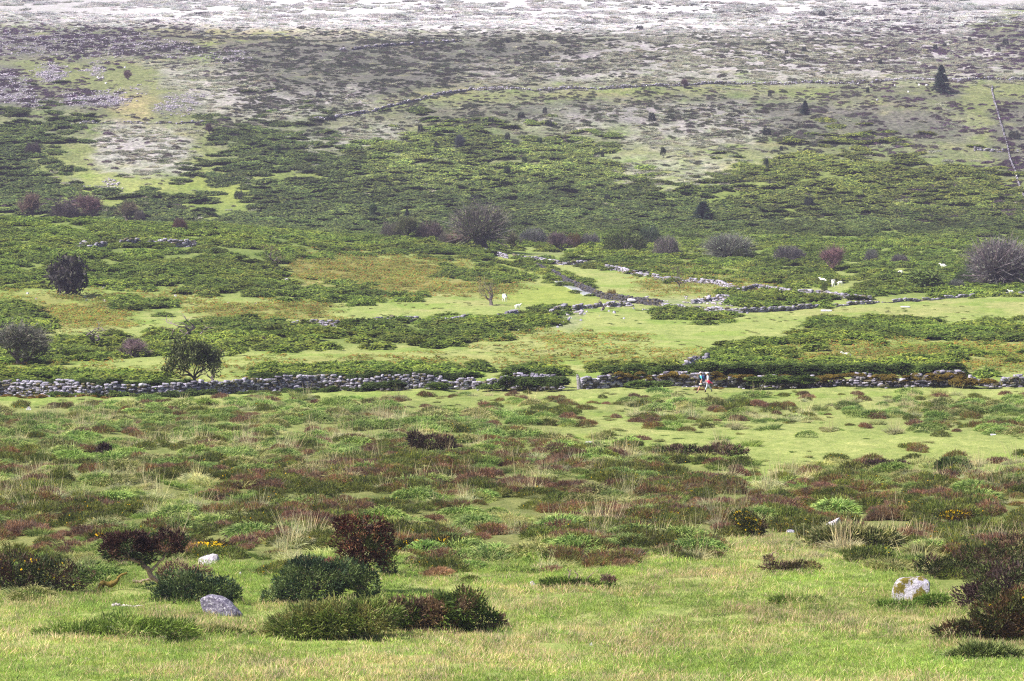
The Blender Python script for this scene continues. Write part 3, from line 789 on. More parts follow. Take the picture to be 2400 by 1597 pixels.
STC = [(.40, .38, .46), (.52, .49, .60), (.28, .26, .33), (.64, .61, .72), (.17, .15, .21)]
def wall(name, pts, hgt, th=.55, ln=.36, ch=.17, miss=.06, seed=1, ruin=.25, dark=1.0, label='', lo=False, tumble=.3, core=True, cat='stone wall', mt=None, hvar=None, group=None):
    """dry stone wall along a ground line given by photo pixels of its foot"""
    r = np.random.default_rng(seed); S = Soup()
    P, s = path_w(pts, ln)
    if len(P) < 2: return
    z0 = H(P[:, 0], P[:, 1])
    T = np.gradient(P, axis=0); ang = np.arctan2(T[:, 1], T[:, 0])
    hh = hgt * (1 - ruin * 1.6 * np.clip(fbm(s / 2.2, s * 0 + seed, seed, 3) - .38, 0, 1) * 2)
    if hvar is not None: hh = hh * np.interp(s / s[-1], *zip(*hvar))
    nc = int(hgt / ch) + 1
    for k in range(nc):
        zz = (k + .5) * ch
        wob = th * (1 - .25 * k / nc)
        i = 0
        while i < len(P):
            L_ = ln * (.6 + 1.1 * r.random())
            if zz < hh[i] + .1 and r.random() > miss:
                f = STC[r.choice(5, p=[.3, .28, .2, .12, .1])]
                col = np.array(f) * dark * (.8 + .4 * r.random())
                if r.random() < .12: col = np.array((.16, .13, .05))
                off = r.normal(0, .02)
                stone(S, (P[i, 0] + off + r.normal(0, .06), P[i, 1] + r.normal(0, .04), z0[i] + zz + r.normal(0, .02)), (L_ * 1.0, wob * (.88 + .24 * r.random()), ch * (.9 + .6 * (r.random() ** 3))), ang[i] + r.normal(0, .06), col, r, lo)
            i += max(1, int(round(L_ / ln)))
    if core:                                             # dark rubble heart between the faces
        a = np.stack([-np.sin(ang), np.cos(ang)], -1) * (th * .30)
        hc = np.clip(hh - ch * .8, .05, None)
        A = np.concatenate([P - a, (z0 - .1)[:, None]], 1); B = np.concatenate([P - a, (z0 + hc)[:, None]], 1)
        C = np.concatenate([P + a, (z0 + hc)[:, None]], 1); D = np.concatenate([P + a, (z0 - .1)[:, None]], 1)
        n = len(P); idx = np.arange(n)
        V = np.concatenate([A, B, C, D])
        Q = np.concatenate([np.stack([idx[:-1] + n * u, idx[1:] + n * u, idx[1:] + n * (u + 1), idx[:-1] + n * (u + 1)], -1) for u in range(3)])
        S.add(V, Q, (.05, .042, .04))
    for q in range(int(len(P) * tumble)):                # fallen stones at the foot
        i = r.integers(0, len(P)); d = -th * (.7 + 1.6 * r.random())
        x = P[i, 0] + r.normal(0, .3); y = P[i, 1] + d
        sz = .12 + .28 * r.random() ** 2
        stone(S, (x, y, h1(x, y) + sz * .15), (sz * 1.4, sz, sz * .7), r.random() * 3, np.array(STC[r.integers(0, 4)]) * dark, r, lo)
    o = obj(name, S.mesh(name, True), mt or M_wall)
    tag(o, label, cat, group)
    return o
W = 'field walls near the middle of the valley'
wall('dry_stone_wall', [(-120, 928), (0, 926), (200, 930), (420, 926), (600, 920), (760, 916), (900, 914), (1100, 911), (1200, 912), (1318, 913)], 1.12, ln=.34, ch=.16, miss=.06, seed=3, ruin=.3, label='long grey dry stone wall left of the gap with the leaning post', tumble=.22)
wall('dry_stone_wall', [(1364, 911), (1500, 908), (1640, 908), (1800, 908), (2000, 906), (2200, 907), (2400, 907), (2540, 909)], 1.10, ln=.36, ch=.18, miss=.16, seed=4, ruin=.5, label='long overgrown dry stone wall right of the gap with the leaning post', hvar=[(0, 1.05), (.12, 1.15), (.2, 1.1), (.5, .9), (.68, 1.0), (.72, 1.3), (.8, 1.3), (.83, 1.0), (1, 1.15)], tumble=.25)
wall('ruined_wall', [(1600, 872), (1625, 860), (1660, 852)], .8, seed=5, ln=.45, ch=.22, ruin=.5, label='short bank of piled grey stones above the two walkers')
wall('ruined_wall', [(690, 772), (740, 771), (790, 772)], .95, seed=6, ln=.4, ch=.2, label='low curved heap of grey walling in the left fern belt, darkest of its line', dark=.75)
wall('ruined_wall', [(880, 760), (930, 758), (990, 757)], .8, seed=7, ln=.4, ch=.2, ruin=.5, miss=.2, label='low broken run of stones, between the dark curved heap and the taller run')
wall('ruined_wall', [(1020, 762), (1060, 760), (1100, 750)], .75, seed=8, ln=.4, ch=.2, label='taller short run of wall above the fern belt, left of the tumbled corner')
wall('ruined_wall', [(1170, 752), (1190, 748), (1212, 742)], .75, seed=9, ln=.4, ch=.22, label='small wall stub above the right end of the fern belt')
wall('ruined_wall', [(1292, 740), (1310, 734), (1326, 728)], .8, seed=10, ln=.42, ch=.22, label='upright broken wall end standing left of the bare dead thorn')
wall('ruined_wall', [(1346, 728), (1390, 722), (1440, 718), (1488, 718)], .6, seed=11, ln=.45, ch=.22, ruin=.4, label='crumbling wall running under the bare dead thorn', tumble=.8)
wall('ruined_wall', [(180, 588), (215, 590), (250, 584)], 1.1, seed=12, ln=.5, ch=.25, ruin=.5, miss=.2, label='left pale tumbled wall crossing the left fern hill', tumble=1)
wall('ruined_wall', [(285, 577), (360, 576), (410, 580), (465, 578)], 1.2, seed=13, ln=.5, ch=.25, ruin=.5, miss=.2, label='long pale tumbled wall near the top of the left fern hill', tumble=.6)
wall('stone_heap', [(1135, 592), (1160, 598), (1190, 606)], .6, seed=14, ln=.5, ch=.24, miss=.2, label='pale rubble bank at the foot of the big spreading tree', tumble=.8)
wall('ruined_wall', [(1205, 606), (1260, 613), (1320, 622), (1375, 620)], .65, seed=15, ln=.5, ch=.24, miss=.15, label='pale field wall running right from the big spreading tree', tumble=.5)
wall('ruined_wall', [(1420, 631), (1470, 640), (1520, 650)], .7, seed=16, ln=.5, ch=.24, miss=.15, label='pale field wall continuing down to the slope above the stone channel')
wall('ruined_wall', [(1532, 652), (1600, 663), (1680, 667), (1730, 684)], .65, seed=17, ln=.5, ch=.24, miss=.15, label='pale field wall passing behind the thin leaning thorn')
wall('ruined_wall', [(1742, 684), (1775, 678), (1850, 690), (1925, 692), (1990, 702), (2040, 706)], .7, seed=18, ln=.5, ch=.24, miss=.1, label='low field wall ending beside the upper edge of the right meadow', dark=.85, tumble=.7)
wall('ruined_wall', [(1625, 712), (1680, 704), (1712, 706)], .6, seed=19, ln=.5, ch=.26, miss=.3, ruin=.6, label='scattered broken walling just above the stone channel', tumble=2)
wall('far_wall', [(728, 279), (770, 283), (830, 270), (905, 255), (980, 238), (1050, 222), (1105, 212), (1200, 210), (1300, 212), (1450, 208), (1600, 203), (1750, 198), (1900, 195), (2080, 191), (2250, 192), (2460, 194)], .85, th=.6, ln=.6, ch=.3, miss=.2, seed=20, lo=True, ruin=.4, dark=1.25, label='long pale wall winding across the distant hillside', tumble=.3)
wall('far_wall', [(800, 119), (900, 110), (1000, 103), (1090, 99)], 1.0, th=1.0, ln=1.1, ch=.45, miss=.3, seed=21, lo=True, ruin=.6, label='faint highest wall on the distant moor', tumble=.8)
wall('far_wall', [(160, 294), (250, 289), (420, 290), (510, 287)], .6, th=.6, ln=.8, ch=.35, miss=.35, seed=22, lo=True, ruin=.5, label='low pale wall above the bleached patch on the left slope', tumble=.5)
wall('far_wall', [(2285, 353), (2340, 357), (2440, 360)], .8, th=.6, ln=.7, ch=.35, miss=.2, seed=23, lo=True, label='short pale wall crossing the right edge of the far slope', tumble=.5)
wall('far_wall', [(2325, 205), (2330, 240), (2345, 290), (2362, 345), (2378, 400), (2390, 440), (2402, 470)], .5, th=.4, ln=.7, ch=.26, miss=.1, seed=24, lo=True, label='thin grey wall running straight down the far right slope', dark=.8, tumble=.05)

# ------------------------------------------------------------ the stone lined water channel
LEAT = [(1215, 618), (1258, 629), (1309, 652), (1350, 674), (1394, 694), (1430, 704), (1480, 711), (1550, 720), (1620, 730), (1736, 734), (1838, 729), (1912, 723), (2007, 715), (2109, 709), (2279, 696), (2420, 691)]
wall('channel_wall', LEAT[1:8], .85, th=.4, ln=.55, ch=.22, miss=.02, seed=30, ruin=.1, dark=.16, mt=rock_mat('dark_stone', .2, .04), label='dark stone lining of the water channel curving down to the slab bridge', tumble=0)
wall('channel_wall', LEAT[7:12], .60, th=.5, ln=.5, ch=.2, miss=.05, seed=31, ruin=.1, dark=.9, label='pale stone faced wall of the water channel right of the slab bridge', tumble=.1)
wall('channel_wall', LEAT[11:], .26, th=.5, ln=.7, ch=.22, miss=.1, seed=32, ruin=.3, dark=.8, label='low stone kerb along the upper edge of the right meadow', tumble=0)
def ribbon(name, pts, width, dz, m, off=0, kind='structure', step=.8):
    P, s = path_w(pts, step)
    T = np.gradient(P, axis=0); T /= np.linalg.norm(T, axis=1)[:, None]
    a = np.stack([-T[:, 1], T[:, 0]], -1)
    z = H(P[:, 0], P[:, 1]); z = np.convolve(np.pad(z, 3, mode='edge'), np.ones(7) / 7, 'valid') + dz
    wv = width * (.9 + .2 * fbm(s / 3, s * 0, 5))
    A = np.concatenate([P + a * (off - wv[:, None] / 2), z[:, None]], 1); B = np.concatenate([P + a * (off + wv[:, None] / 2), z[:, None]], 1)
    n = len(P); i = np.arange(n - 1)
    C = A - np.array([0, 0, .6]); D = B - np.array([0, 0, .6])
    V = np.concatenate([A, B, C, D])
    Q = np.concatenate([np.stack([i, i + 1, i + 1 + n, i + n], -1), np.stack([i + 2 * n, i + 2 * n + 1, i + 1, i], -1), np.stack([i + n, i + n + 1, i + 1 + 3 * n, i + 3 * n], -1)])
    o = obj(name, mesh_np(name, V, [Q]), m); tag(o, kind=kind)
    return o
mw, pw, lkw = mat('bright_water')
pw.inputs['Base Color'].default_value = (.62, .64, .72, 1); pw.inputs['Roughness'].default_value = .12  # pale base colour paints in the sky reflected by the water
bw = N(mw, 'ShaderNodeBump'); bw.inputs['Strength'].default_value = .25; bw.inputs['Distance'].default_value = .02
lkw.new(noise(mw, 5, 3), bw.inputs['Height']); lkw.new(bw.outputs[0], pw.inputs['Normal'])
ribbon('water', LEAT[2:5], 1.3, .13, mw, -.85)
def slab(name, col, row, wpx, dep, th, label, cat='stone slab', rz=0.0, seed=1, m=None, z=.1):
    x, y, zz = at(col, row); r = np.random.default_rng(seed); S = Soup()
    wd = wpx * y / F
    V = np.sign(IV4) * np.abs(IV4) ** .45 * np.array([wd / 2, dep / 2, th / 2])
    V = V * (1 + .12 * (fbm(V[:, 0] * 2 + seed, V[:, 1] * 2 + V[:, 2], seed) - .5)[:, None])
    S.add(V, IF4, (.66, .65, .70))
    o = obj(name, S.mesh(name, True), m or M_rock, loc=(x, y, zz + z)); o.rotation_euler = (0.06, 0.02, rz)
    return tag(o, label, cat)
slab('slab_bridge', 1492, 712, 44, 1.6, .3, 'flat pale slab bridging the stone channel', seed=2, z=.55)
slab('flat_stone', 1937, 730, 26, 1.0, .2, 'flat white slab lying where the channel meets the right meadow', seed=3)
slab('flat_stone', 2122, 722, 22, .8, .16, 'thin white slab lying out in the right meadow', seed=4, z=.05)
slab('flat_stone', 1908, 768, 20, .8, .2, 'white slab at the left tip of the right hand fern belt', seed=5)
slab('flat_stone', 1383, 1037, 22, .4, .1, 'thin white slab in the grass right of the dead gorse', seed=6, z=.05)
slab('flat_stone', 2328, 1022, 13, .3, .09, 'small white slab below the tussocks near the right edge', seed=7, z=.05)

# ------------------------------------------------------------ boulders
def boulder(name, col, row, wpx, hpx, label, seed, dep=.8, m=None, colr=(.55, .52, .58), cuts=7, rz=0.0, sink=.12, prof=None, group=None, pw=.7):
    x, y, z = at(col, row); r = np.random.default_rng(seed)
    wd = wpx * y / F; ht = hpx * y / F
    V = np.sign(IV4) * np.abs(IV4) ** pw
    for k in range(cuts):
        n = unit(r.normal(0, 1, 3) * np.array([1, 1, .6]) + np.array([0, 0, .15])); t = .52 + .3 * r.random()
        d = V @ n - t
        V = V - np.clip(d, 0, None)[:, None] * n
    V = V * (1 + .10 * (fbm(V[:, 0] * 2.4 + seed, V[:, 1] * 2.4 + V[:, 2] * 1.9, seed, 4) - .5)[:, None] * 2)
    V /= np.abs(V).max(0)
    if prof is not None:
        V[:, 2] = np.where(V[:, 2] > 0, V[:, 2] * np.interp(V[:, 0], *zip(*prof)), V[:, 2])
    V = V * np.array([wd / 2, wd / 2 * dep, 1.0])
    V[:, 2] = np.where(V[:, 2] > 0, V[:, 2] * ht, V[:, 2] * ht * .35)
    S = Soup(); S.add(V, IF4, colr)
    o = obj(name, S.mesh(name, True), m or M_rock, loc=(x, y + wd * dep * .4, h1(x, y + wd * dep * .4) - sink * ht)); o.rotation_euler = (0, 0, rz)
    tag(o, label, 'rock', group)
    return o
boulder('boulder', 2142, 1414, 98, 66, 'large white lichened boulder with olive moss on its face, lying in the front turf', 5, .7, M_rockm, (.72, .70, .78), cuts=3, sink=.02, pw=.5, prof=[(-1, .8), (-.8, .95), (-.4, 1), (.7, 1), (1, .85)])
boulder('boulder', 512, 1444, 120, 54, 'dark grey wedge shaped boulder in front of the left green gorse', 8, .6, M_rock, (.22, .20, .28), cuts=9, sink=.05, prof=[(-1, .6), (-.75, 1), (-.35, 1), (.2, .85), (.6, .6), (1, .3)])
boulder('boulder', 491, 1324, 58, 33, 'white blocky boulder beside the yellow flowers on the left', 11, .7, M_rock, (.72, .66, .72), cuts=6, sink=.05)
boulder('boulder', 1953, 1242, 42, 40, 'pale upright boulder at the back of the turf path on the right', 12, .7, M_rock, (.74, .70, .74), cuts=6, sink=.05, prof=[(-1, .5), (.2, .8), (.7, 1), (1, .7)])
boulder('stone', 564, 1350, 15, 15, 'small white pointed stone in the turf right of the white blocky boulder', 13, .8, prof=[(-1, .3), (.2, 1), (1, .5)], colr=(.78, .76, .74))
boulder('stone', 1250, 1376, 16, 11, 'small white stone beside the little mound with dead sprigs', 14, colr=(.75, .72, .74))
boulder('stone', 1704, 1344, 15, 7, 'small flat white stone alone in the middle turf', 15, colr=(.75, .72, .74))
boulder('stone', 853, 1579, 13, 10, 'small white stone at the bottom edge of the turf', 16, colr=(.75, .72, .74))
boulder('stone', 1387, 1520, 11, 8, 'tiny pale stone in the straw coloured turf at the front', 17, colr=(.75, .72, .70))
boulder('stone', 205, 1547, 13, 10, 'small pale stone in the lower left turf', 18, colr=(.7, .66, .62))
boulder('stone', 1853, 1251, 20, 8, 'left of two grey stones below the pale upright boulder', 19, colr=(.5, .48, .55))
boulder('stone', 1892, 1256, 20, 7, 'right of two grey stones below the pale upright boulder', 20, colr=(.62, .6, .66))
boulder('stone', 253, 1478, 18, 14, 'lilac grey stone half sunk in the grassy hummock on the left', 21, colr=(.42, .40, .55))
boulder('stone', 1866, 1356, 14, 7, 'pale stone below the brown sprigs in the right turf', 22, colr=(.6, .58, .6))
boulder('stone', 67, 1182 - 218, 16, 9, 'white rounded boulder at the left edge of the tussocks below the wall', 23, colr=(.8, .8, .76))
boulder('stone', 1041, 915, 14, 7, 'pale stone at the wall foot under its middle', 24, colr=(.7, .68, .72))
boulder('stone', 1250, 914, 18, 9, 'pale block at the wall foot just left of the gap', 25, colr=(.7, .68, .74))
boulder('stone', 1683, 905, 13, 11, 'round white stone in the wall foot beside the walkers', 26, colr=(.8, .78, .84))
boulder('stone', 2163, 845, 15, 9, 'white stone in the ferns above the right wall', 27, colr=(.82, .8, .84))
boulder('stone', 241, 676, 8, 7, 'white stone right of the dark round thorn on the left', 28, colr=(.8, .8, .8))
boulder('stone', 1565, 512, 10, 9, 'white boulder at the foot of the far slope left of the dark spruce', 29, colr=(.8, .76, .78))
boulder('stone', 198, 571, 22, 8, 'flat pale rock near the top of the left fern hill', 30, colr=(.6, .57, .62))
boulder('stone', 335, 650, 12, 12, 'pale rock in the middle of the left fern hill', 31, colr=(.6, .58, .62))
boulder('stone', 371, 662, 12, 9, 'grey rock at the lower edge of the left fern hill', 32, colr=(.6, .58, .62))
boulder('stone', 297, 603, 8, 9, 'small pale rock under the long tumbled wall of the left hill', 33, colr=(.62, .6, .64))
boulder('stone', 672, 665, 18, 12, 'pale cluster of rock at the right edge of the left fern hill', 34, colr=(.6, .58, .6))
boulder('stone', 778, 599, 14, 7, 'grey rock on the brow right of the fern hill', 35, colr=(.55, .53, .6))
boulder('stone', 553, 581, 16, 5, 'flat white rock just right of the long tumbled wall', 36, colr=(.7, .68, .72))
for i, (c, r_) in enumerate([(199, 697), (203, 706), (244, 708), (535, 712), (600, 714), (64, 691), (411, 696), (85, 703)]):
    boulder('stone', c, r_, 7, 5, 'small white stone lying on the left pasture below the fern hill', 40 + i, colr=(.78, .78, .78), group='small white stones on the left pasture')
for i, (c, r_, w_) in enumerate([(1440, 736, 12), (1427, 732, 8), (1485, 726, 9), (1370, 737, 9), (1405, 740, 6), (1335, 748, 9), (1361, 753, 10), (1308, 768, 10), (1318, 759, 7), (1338, 747, 8), (1290, 762, 10), (1165, 776, 7), (1150, 781, 14), (1216, 778, 7), (1462, 748, 8), (1507, 727, 10)]):
    boulder('stone', c, r_, w_ * .8, w_ * .55, 'grey white stone tumbled down the bank below the bare dead thorn', 50 + i, colr=(.62, .6, .72), group='fallen stones on the bank below the bare dead thorn')
for i, (c, r_) in enumerate([(2012, 198), (2045, 203), (2097, 202), (2154, 201), (2172, 202), (2129, 217), (2057, 236), (248, 197), (242, 184), (229, 183), (292, 160), (77, 210)]):
    boulder('stone', c, r_, 6, 4.5, ('white stone in the turf strip below the long distant wall' if c > 1000 else 'white stone on the green clearing of the upper left slope'), 70 + i, colr=(.85, .85, .85), group=('white stones below the long distant wall' if c > 1000 else 'white stones on the upper left clearing'))
def standing():
    x, y, z = at(1358, 914); S = Soup(); r = np.random.default_rng(5)
    P = np.array([(0, 0, -.2), (-.02, 0, .3), (-.07, .02, .7), (-.13, .03, 1.05), (-.19, .02, 1.22)])
    tube(S, P, [.20, .19, .16, .13, .05], (.33, .30, .30), 9)
    o = obj('gate_post', S.mesh('gate_post', True), M_rock, loc=(x, y, z)); tag(o, 'leaning grey granite gatepost in the wall gap', 'gatepost')
standing()
def scree():
    x, y = cand(640, 1200, .9)
    Rg, c, r = regions(x, y, H(x, y, False))
    k = rng.random(len(x)) < Rg['scree'] * .5
    x = x[k]; y = y[k]
    x2, y2 = cand(250, 640, .35)
    Rg2, c2, r2 = regions(x2, y2, H(x2, y2, False))
    k = rng.random(len(x2)) < Rg2['scree'] * .35
    x = np.concatenate([x, x2[k]]); y = np.concatenate([y, y2[k]])
    ms = []
    for i in range(4):
        S = Soup(); r_ = np.random.default_rng(i)
        for q in range(5):
            stone(S, (r_.normal(0, .8), r_.normal(0, .8), .15), (.35 + .5 * r_.random(), .35 + .3 * r_.random(), .2 + .2 * r_.random()), r_.random() * 3, np.array((.55, .50, .62)) * (.7 + .5 * r_.random()), r_, True)
        ms.append(S.mesh('rubble', True))
    reg('scree', ms)
    scatter('scree', 'scree', x, y, .5 + .5 * rng.random(len(x)), np.ones((len(x), 3)), 'pale lilac grey boulders strewn over the upper slopes', 'rocks')
scree()

# ------------------------------------------------------------ bracken and dry growth along the near walls
def wall_growth():
    r = np.random.default_rng(77)
    def line(pts, n, dy, zo, sc, tint, zs=.8):
        P, s = path_w(pts, .3)
        i = r.integers(0, len(P), n)
        return P[i, 0] + r.normal(0, .15, n), P[i, 1] + dy + r.normal(0, .18, n), zo * (.55 + .45 * r.random(n)), sc * (.6 + .7 * r.random(n)), np.tile(tint, (n, 1)) * (1 + .5 * (r.random((n, 1)) - .5))
    G_ = (.8, .85, .8); RD = (1.5, .62, .5); DK = (.55, .6, .6); BN = (1.7, .85, .7)
    ROW = 0
    rows = [([(0, 928), (260, 931)], 26, -.9, 0, .30, RD), ([(120, 930), (420, 927)], 40, -.95, .1, .42, G_), ([(390, 928), (500, 924)], 22, -.9, 0, .5, DK), ([(560, 922), (800, 917)], 30, -.9, 0, .34, G_),
            ([(680, 918), (880, 915)], 24, -.9, .1, .36, DK), ([(860, 916), (930, 915)], 20, -.8, .5, .6, DK), ([(1010, 914), (1050, 914)], 8, -.8, .3, .5, G_), ([(1140, 914), (1185, 914)], 10, -.8, .3, .5, G_),
            ([(1190, 914), (1315, 915)], 46, -.7, .8, .62, DK), ([(1200, 908), (1300, 908)], 30, .8, 1.1, .8, G_), ([(1490, 911), (1560, 911)], 26, -.8, .4, .5, G_), ([(1440, 910), (1760, 910)], 60, .1, 1.1, .34, BN),
            ([(1760, 911), (1900, 910)], 44, -.6, .8, .55, G_), ([(1830, 909), (2260, 909)], 90, .2, 1.0, .34, BN), ([(2240, 909), (2330, 909)], 20, -.7, .5, .5, BN), ([(1560, 905), (2260, 903)], 420, 1.2, 1.35, .66, DK),
            ([(-60, 922), (440, 922)], 110, 1.0, .8, .6, DK), ([(600, 914), (1120, 910)], 150, 1.0, 1.0, .55, DK), ([(1420, 905), (1620, 905)], 90, 1.3, 1.2, .6, G_), ([(1620, 912), (1700, 911)], 8, -.8, 0, .25, RD)]
    X = [line(a, n, dy, zo, sc, np.array(t)) for a, n, dy, zo, sc, t in rows]
    x, y, zo, sc, t = [np.concatenate([q[i] for q in X]) for i in range(5)]
    scatter('wall_bracken', 'bracken_near', x, y, sc, t, 'bracken and dry growth tucked along the foot and top of the near walls', 'bracken', zoff=zo)
wall_growth()

# ------------------------------------------------------------ trees and bushes
def grow(seed, limbs=6, depth=3, kids=3, up=.5, wander=.25, tr=.04, trunk=.25, lean=0.0, flat=0.0, twig=.35, stems=1, ratio=.72, leafs=2600, leaf=.035, lspread=.05, lc=((.10, .12, .04),), tc=(.13, .11, .11), twc=None, twn=5):
    r = np.random.default_rng(seed); A = Soup(); ends = []; TW = []
    def branch(p, d, ln, rad, dep):
        pts = [p]; dd = d.copy()
        for k in range(4):
            dd = unit(dd + r.normal(0, wander, 3) + np.array([lean * .25, 0, up * .12 * (1 if dep else 0)]))
            pts.append(pts[-1] + dd * ln / 4)
        rr = np.linspace(rad, rad * .55, 5)
        tube(A, pts, rr, J(tc, 1, .2, r)[0], 6 if dep < 2 else 4)
        if dep >= depth:
            ends.append((pts[-1], dd)); ends.append((pts[2], dd)); return
        for k in range(kids + (limbs - kids if dep == 0 else 0)):
            q = unit(r.normal(0, 1, 3) * np.array([1, 1, .55])); q[2] = abs(q[2]) * (1 - flat)
            nd = unit(dd * (.55 if dep else .35) + q * (.85 if dep == 0 else .75) + np.array([0, 0, up * .5]))
            branch(pts[-1] if r.random() < .6 or dep == 0 else pts[3], nd, ln * ratio * (.75 + .5 * r.random()) * (1.6 if dep == 0 else 1), rr[-1] * .75, dep + 1)
    for s in range(stems):
        a = s * 6.28 / max(stems, 1) + r.random()
        d0 = unit(np.array([math.cos(a) * (.5 if stems > 1 else .08) + lean, math.sin(a) * (.5 if stems > 1 else .08), 1]))
        branch(np.array([0, 0, -.04]), d0, trunk, tr, 0)
    B = Soup()
    E = np.array([e[0] for e in ends]); D = np.array([e[1] for e in ends])
    i = np.repeat(np.arange(len(E)), twn); n = len(i)
    d = unit(D[i] + r.normal(0, .45, (n, 3)) + np.array([0, 0, up * .3]))
    tl = twig * (.5 + .7 * r.random(n)) * .35
    C = J(twc or tc, n, .3, r)
    blades(B, E[i], d, tl, np.full(n, .008), np.full(n, .02), C, None, 2)
    if leafs:
        k = r.integers(0, n, leafs); t = r.random(leafs)
        P = E[i[k]] + d[k] * (tl[k] * t)[:, None] + r.normal(0, lspread * .5, (leafs, 3))
        dl = unit(r.normal(0, 1, (leafs, 3)) + np.array([0, 0, .3]))
        cc = np.array(lc)[r.integers(0, len(lc), leafs)] * J((1, 1, 1), leafs, .35, r)
        blades(B, P, dl, leaf * (.6 + .8 * r.random(leafs)), np.full(leafs, leaf * .7), np.full(leafs, .2), cc, None, 2)
    VA = np.concatenate(A.V); VB = np.concatenate(B.V)
    hi = np.percentile(VB[:, 2], 99.5); wx = np.percentile(VB[:, 0], 99) - np.percentile(VB[:, 0], 1)
    wy = np.percentile(VB[:, 1], 99) - np.percentile(VB[:, 1], 1); cx = 0
    for S in (A, B):
        S.V = [v * np.array([1 / wx, 1 / wy, 1 / hi]) for v in S.V]
    return A.mesh('trunk', True), B.mesh('crown')
def conifer(seed, n=16, col=(.030, .055, .045)):
    r = np.random.default_rng(seed); A = Soup(); B = Soup()
    tube(A, [(0, 0, -.05), (0, 0, .5), (0, 0, .97)], [.035, .02, .004], (.10, .07, .06), 6)
    for k in range(n * 14):
        t = (k / (n * 14)) ** .85; z = .04 + .93 * t; L_ = .5 * (1 - t) ** .85 * (.75 + .4 * r.random()) + .02
        a = r.random() * 6.28
        m = 34
        u = r.random(m); P = np.stack([np.cos(a) * L_ * u, np.sin(a) * L_ * u, z - .10 * L_ * 2 * u + .10 * u * u * L_], -1) + r.normal(0, .012, (m, 3))
        d = np.stack([np.cos(a) + r.normal(0, .6, m), np.sin(a) + r.normal(0, .6, m), r.normal(-.1, .3, m)], -1)
        blades(B, P, d, .05 + .03 * r.random(m), np.full(m, .022), np.full(m, .1), J(col, m, .4, r), None, 2)
    return A.mesh('trunk', True), B.mesh('crown')
def dome(seed, n=3600, cols=((.07, .09, .03), (.10, .11, .04)), twc=(.14, .11, .12), leaf=.05, tw=260):
    """rounded bush reaching the ground, unit wide and unit high"""
    r = np.random.default_rng(seed); A = Soup(); B = Soup()
    for k in range(14):
        a = r.random() * 6.28; q = .12 + .3 * r.random()
        tube(A, [(0, 0, -.03), (math.cos(a) * q * .5, math.sin(a) * q * .5, .3), (math.cos(a) * q, math.sin(a) * q, .72)], [.022, .014, .004], J(twc, 1, .2, r)[0], 4)
    a = r.random(n) * 6.28; el = np.arcsin(r.random(n)); rr = (.45 + .55 * r.random(n) ** .5) * (.72 + .5 * fbm(np.cos(a) * 1.8 + seed * 3, np.sin(a) * 1.8 + el * 1.5, seed, 3))
    P = np.stack([np.cos(a) * np.cos(el * .8) * rr * .5, np.sin(a) * np.cos(el * .8) * rr * .5, np.sin(el) * rr * .95 + .02], -1)
    d = unit(P + r.normal(0, .3, (n, 3)) + np.array([0, 0, .35]))
    C = np.array(cols)[r.integers(0, len(cols), n)] * J((1, 1, 1), n, .4, r)
    blades(B, P, d, leaf * (.6 + .9 * r.random(n)), np.full(n, leaf * .5), np.full(n, .1), C, None, 2)
    if tw:
        k = r.integers(0, n, tw)
        blades(B, P[k] * .75, unit(P[k] + r.normal(0, .12, (tw, 3)) + np.array([0, 0, .1])), .25 + .2 * r.random(tw), np.full(tw, .009), np.full(tw, .02), J(twc, tw, .3, r), None, 2)
    return A.mesh('stems', True), B.mesh('foliage')
GREY = (.20, .17, .19)
